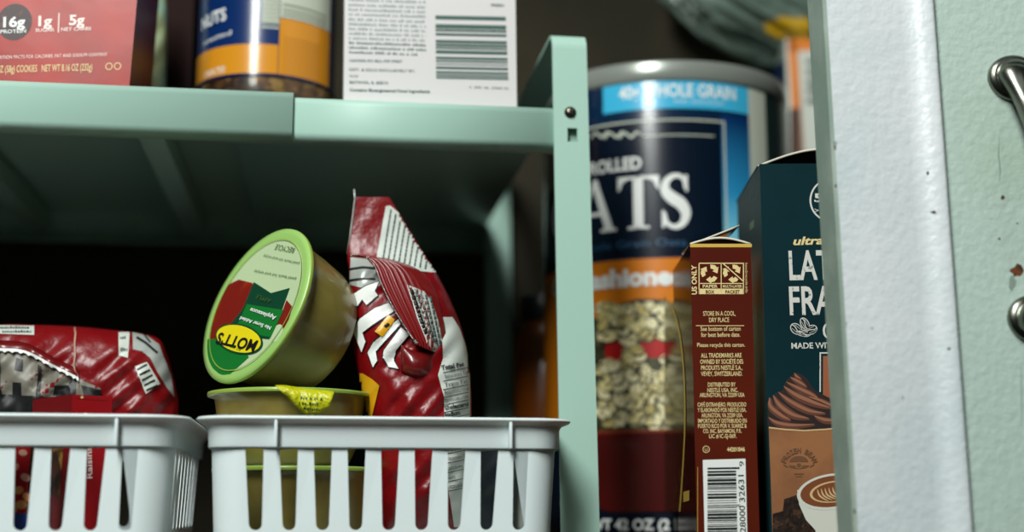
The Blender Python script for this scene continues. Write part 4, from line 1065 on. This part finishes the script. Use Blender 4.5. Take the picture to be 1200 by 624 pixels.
for x, y, a in [(27, 531, 5), (18, 548, 5), (30, 560, 6), (22, 575, 6), (32, 583, 6), (25, 592, 7), (16, 598, 5), (8, 560, 7), (0, 580, 8)]: f.ell(x, y, a, a * .75, mat('nut_tan', (196, 140, 80), .4) if y > 565 else NT, 2, rot=x * 7)
tmb.build('carton_body', troot)

# amber jar in the shade between rack and canister
ajc = P(640, 400, .815); aj = thing('amber_jar', 'dim amber jar in the shade behind the mint post, left of the oats canister', 'jar', (ajc.x, .815, 0))
AM = mat('amber_contents', (150, 76, 14), .3, coat=.4); ajh = P(640, 372, .8).z
b = MB(); b.lathe([(0, 0), (.017, 0), (.0195, .003), (.0195, ajh - .012), (.016, ajh - .004), (.0135, ajh)], AM, Matrix.Translation((ajc.x, .815, 0)), 40); b.build('jar_body', aj)
b = MB(); b.lathe([(.0155, ajh - .001), (.0158, ajh), (.0158, ajh + .014), (.014, ajh + .0155), (0, ajh + .0155)], mat('jar_lid_dark', (20, 26, 26), .4), Matrix.Translation((ajc.x, .815, 0)), 40); b.build('lid', aj)

# ------------------------------------------------------------------ far right, behind the canister
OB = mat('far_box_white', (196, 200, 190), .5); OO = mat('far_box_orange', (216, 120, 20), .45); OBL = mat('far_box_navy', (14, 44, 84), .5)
zfb = P(922, 46, .800).z
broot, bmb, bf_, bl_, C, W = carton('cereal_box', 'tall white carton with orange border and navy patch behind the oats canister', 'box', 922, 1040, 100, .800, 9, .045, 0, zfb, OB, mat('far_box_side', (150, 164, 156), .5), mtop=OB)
f = Print(bf_, bmb); f.lift = .0004
f.rect(923, 46, 1030, 60, OO, 1); f.poly([(923, 46), (933, 46), (946, 230), (934, 230)], OO, 1); f.rect(936, 60, 1030, 240, OB, 1)
for y in (70, 82, 94, 104, 116): f.rect(945, y, 965, y + 6, mat('far_print_grey', (80, 92, 92), .5), 2)
f.poly([(925, 128), (936, 128), (938, 230), (926, 230)], mat('far_brown', (60, 30, 16), .5), 3)
f2 = Print(bl_, bmb); f2.lift = .0004; f2.poly([(921, 70), (900, 82), (898, 100), (922, 105)], OBL, 1)
bmb.build('carton_body', broot)
# crumpled plastic bag lying on the far carton
PB = bpy.data.materials.new('crumpled_clear_plastic'); PB.use_nodes = True
b_ = PB.node_tree.nodes['Principled BSDF']; b_.inputs['Base Color'].default_value = lin((120, 140, 128)); b_.inputs['Roughness'].default_value = .25; b_.inputs['Transmission Weight'].default_value = .35
pbm = bmesh.new(); bmesh.ops.create_icosphere(pbm, subdivisions=6, radius=1)
cA = P(905, 18, .86); 
from mathutils import noise
for v in pbm.verts:
    c = v.co.copy(); n1 = noise.noise(c * 1.6 + Vector((3, 1, 0))); fold = abs(noise.noise(Vector((c.x * 1.2 + c.z * 2.2, c.y * 2, c.z * 1.6)) * 1.7)); f3 = abs(noise.noise(c * 6.0))
    k = 1 + .25 * n1 - .34 * fold - .10 * f3
    q_ = Vector((c.x * .085, c.y * .030, c.z * .034)) * k
    v.co = Matrix.Rotation(math.radians(24), 3, 'Y') @ q_ 
lowest = min(v.co.z for v in pbm.verts)
bx_ = MB(); bx_.bm(pbm, PB, Matrix.Translation(P(893, 12, .828)), True)
YP = mat('bag_print_yellow', (190, 150, 20), .4)
f = Print(Skin(bx_), bx_); f.lift = .0006; f.poly([(896, 26), (915, 20), (950, 22), (950, 44), (905, 44), (896, 38)], YP, 1)
tag(bx_.build('plastic_bag'), 'crumpled clear plastic bag with a yellow print lying over the far carton', 'plastic bag')

# ------------------------------------------------------------------ light
def area(name, loc, target, sx, sy, power, col=(1, 1, 1)):
    d = bpy.data.lights.new(name, 'AREA'); d.shape = 'RECTANGLE'; d.size = sx; d.size_y = sy; d.energy = power; d.color = col
    o = bpy.data.objects.new(name, d); COL.objects.link(o); o.location = loc
    o.rotation_euler = (Vector(target) - Vector(loc)).to_track_quat('-Z', 'Y').to_euler(); return o
area('window_light', (-0.36, -0.35, 0.98), (0.10, 0.65, 0.18), .25, .84, 29, (.96, 1.0, .965))
area('fill_light', (0.7, -1.2, 1.5), (0.1, 0.6, 0.1), 1.2, .8, 3, (.93, 1.0, .98))  # added soft fill from behind the camera, no lamp known there
w = bpy.data.worlds.new('world'); scene.world = w; w.use_nodes = True
w.node_tree.nodes['Background'].inputs[0].default_value = (.55, .75, .72, 1); w.node_tree.nodes['Background'].inputs[1].default_value = .012
scene.view_settings.view_transform = 'Standard'; scene.view_settings.look = 'None'; scene.view_settings.gamma = 1
scene.view_settings.use_curve_mapping = False; scene.view_settings.exposure = -0.2
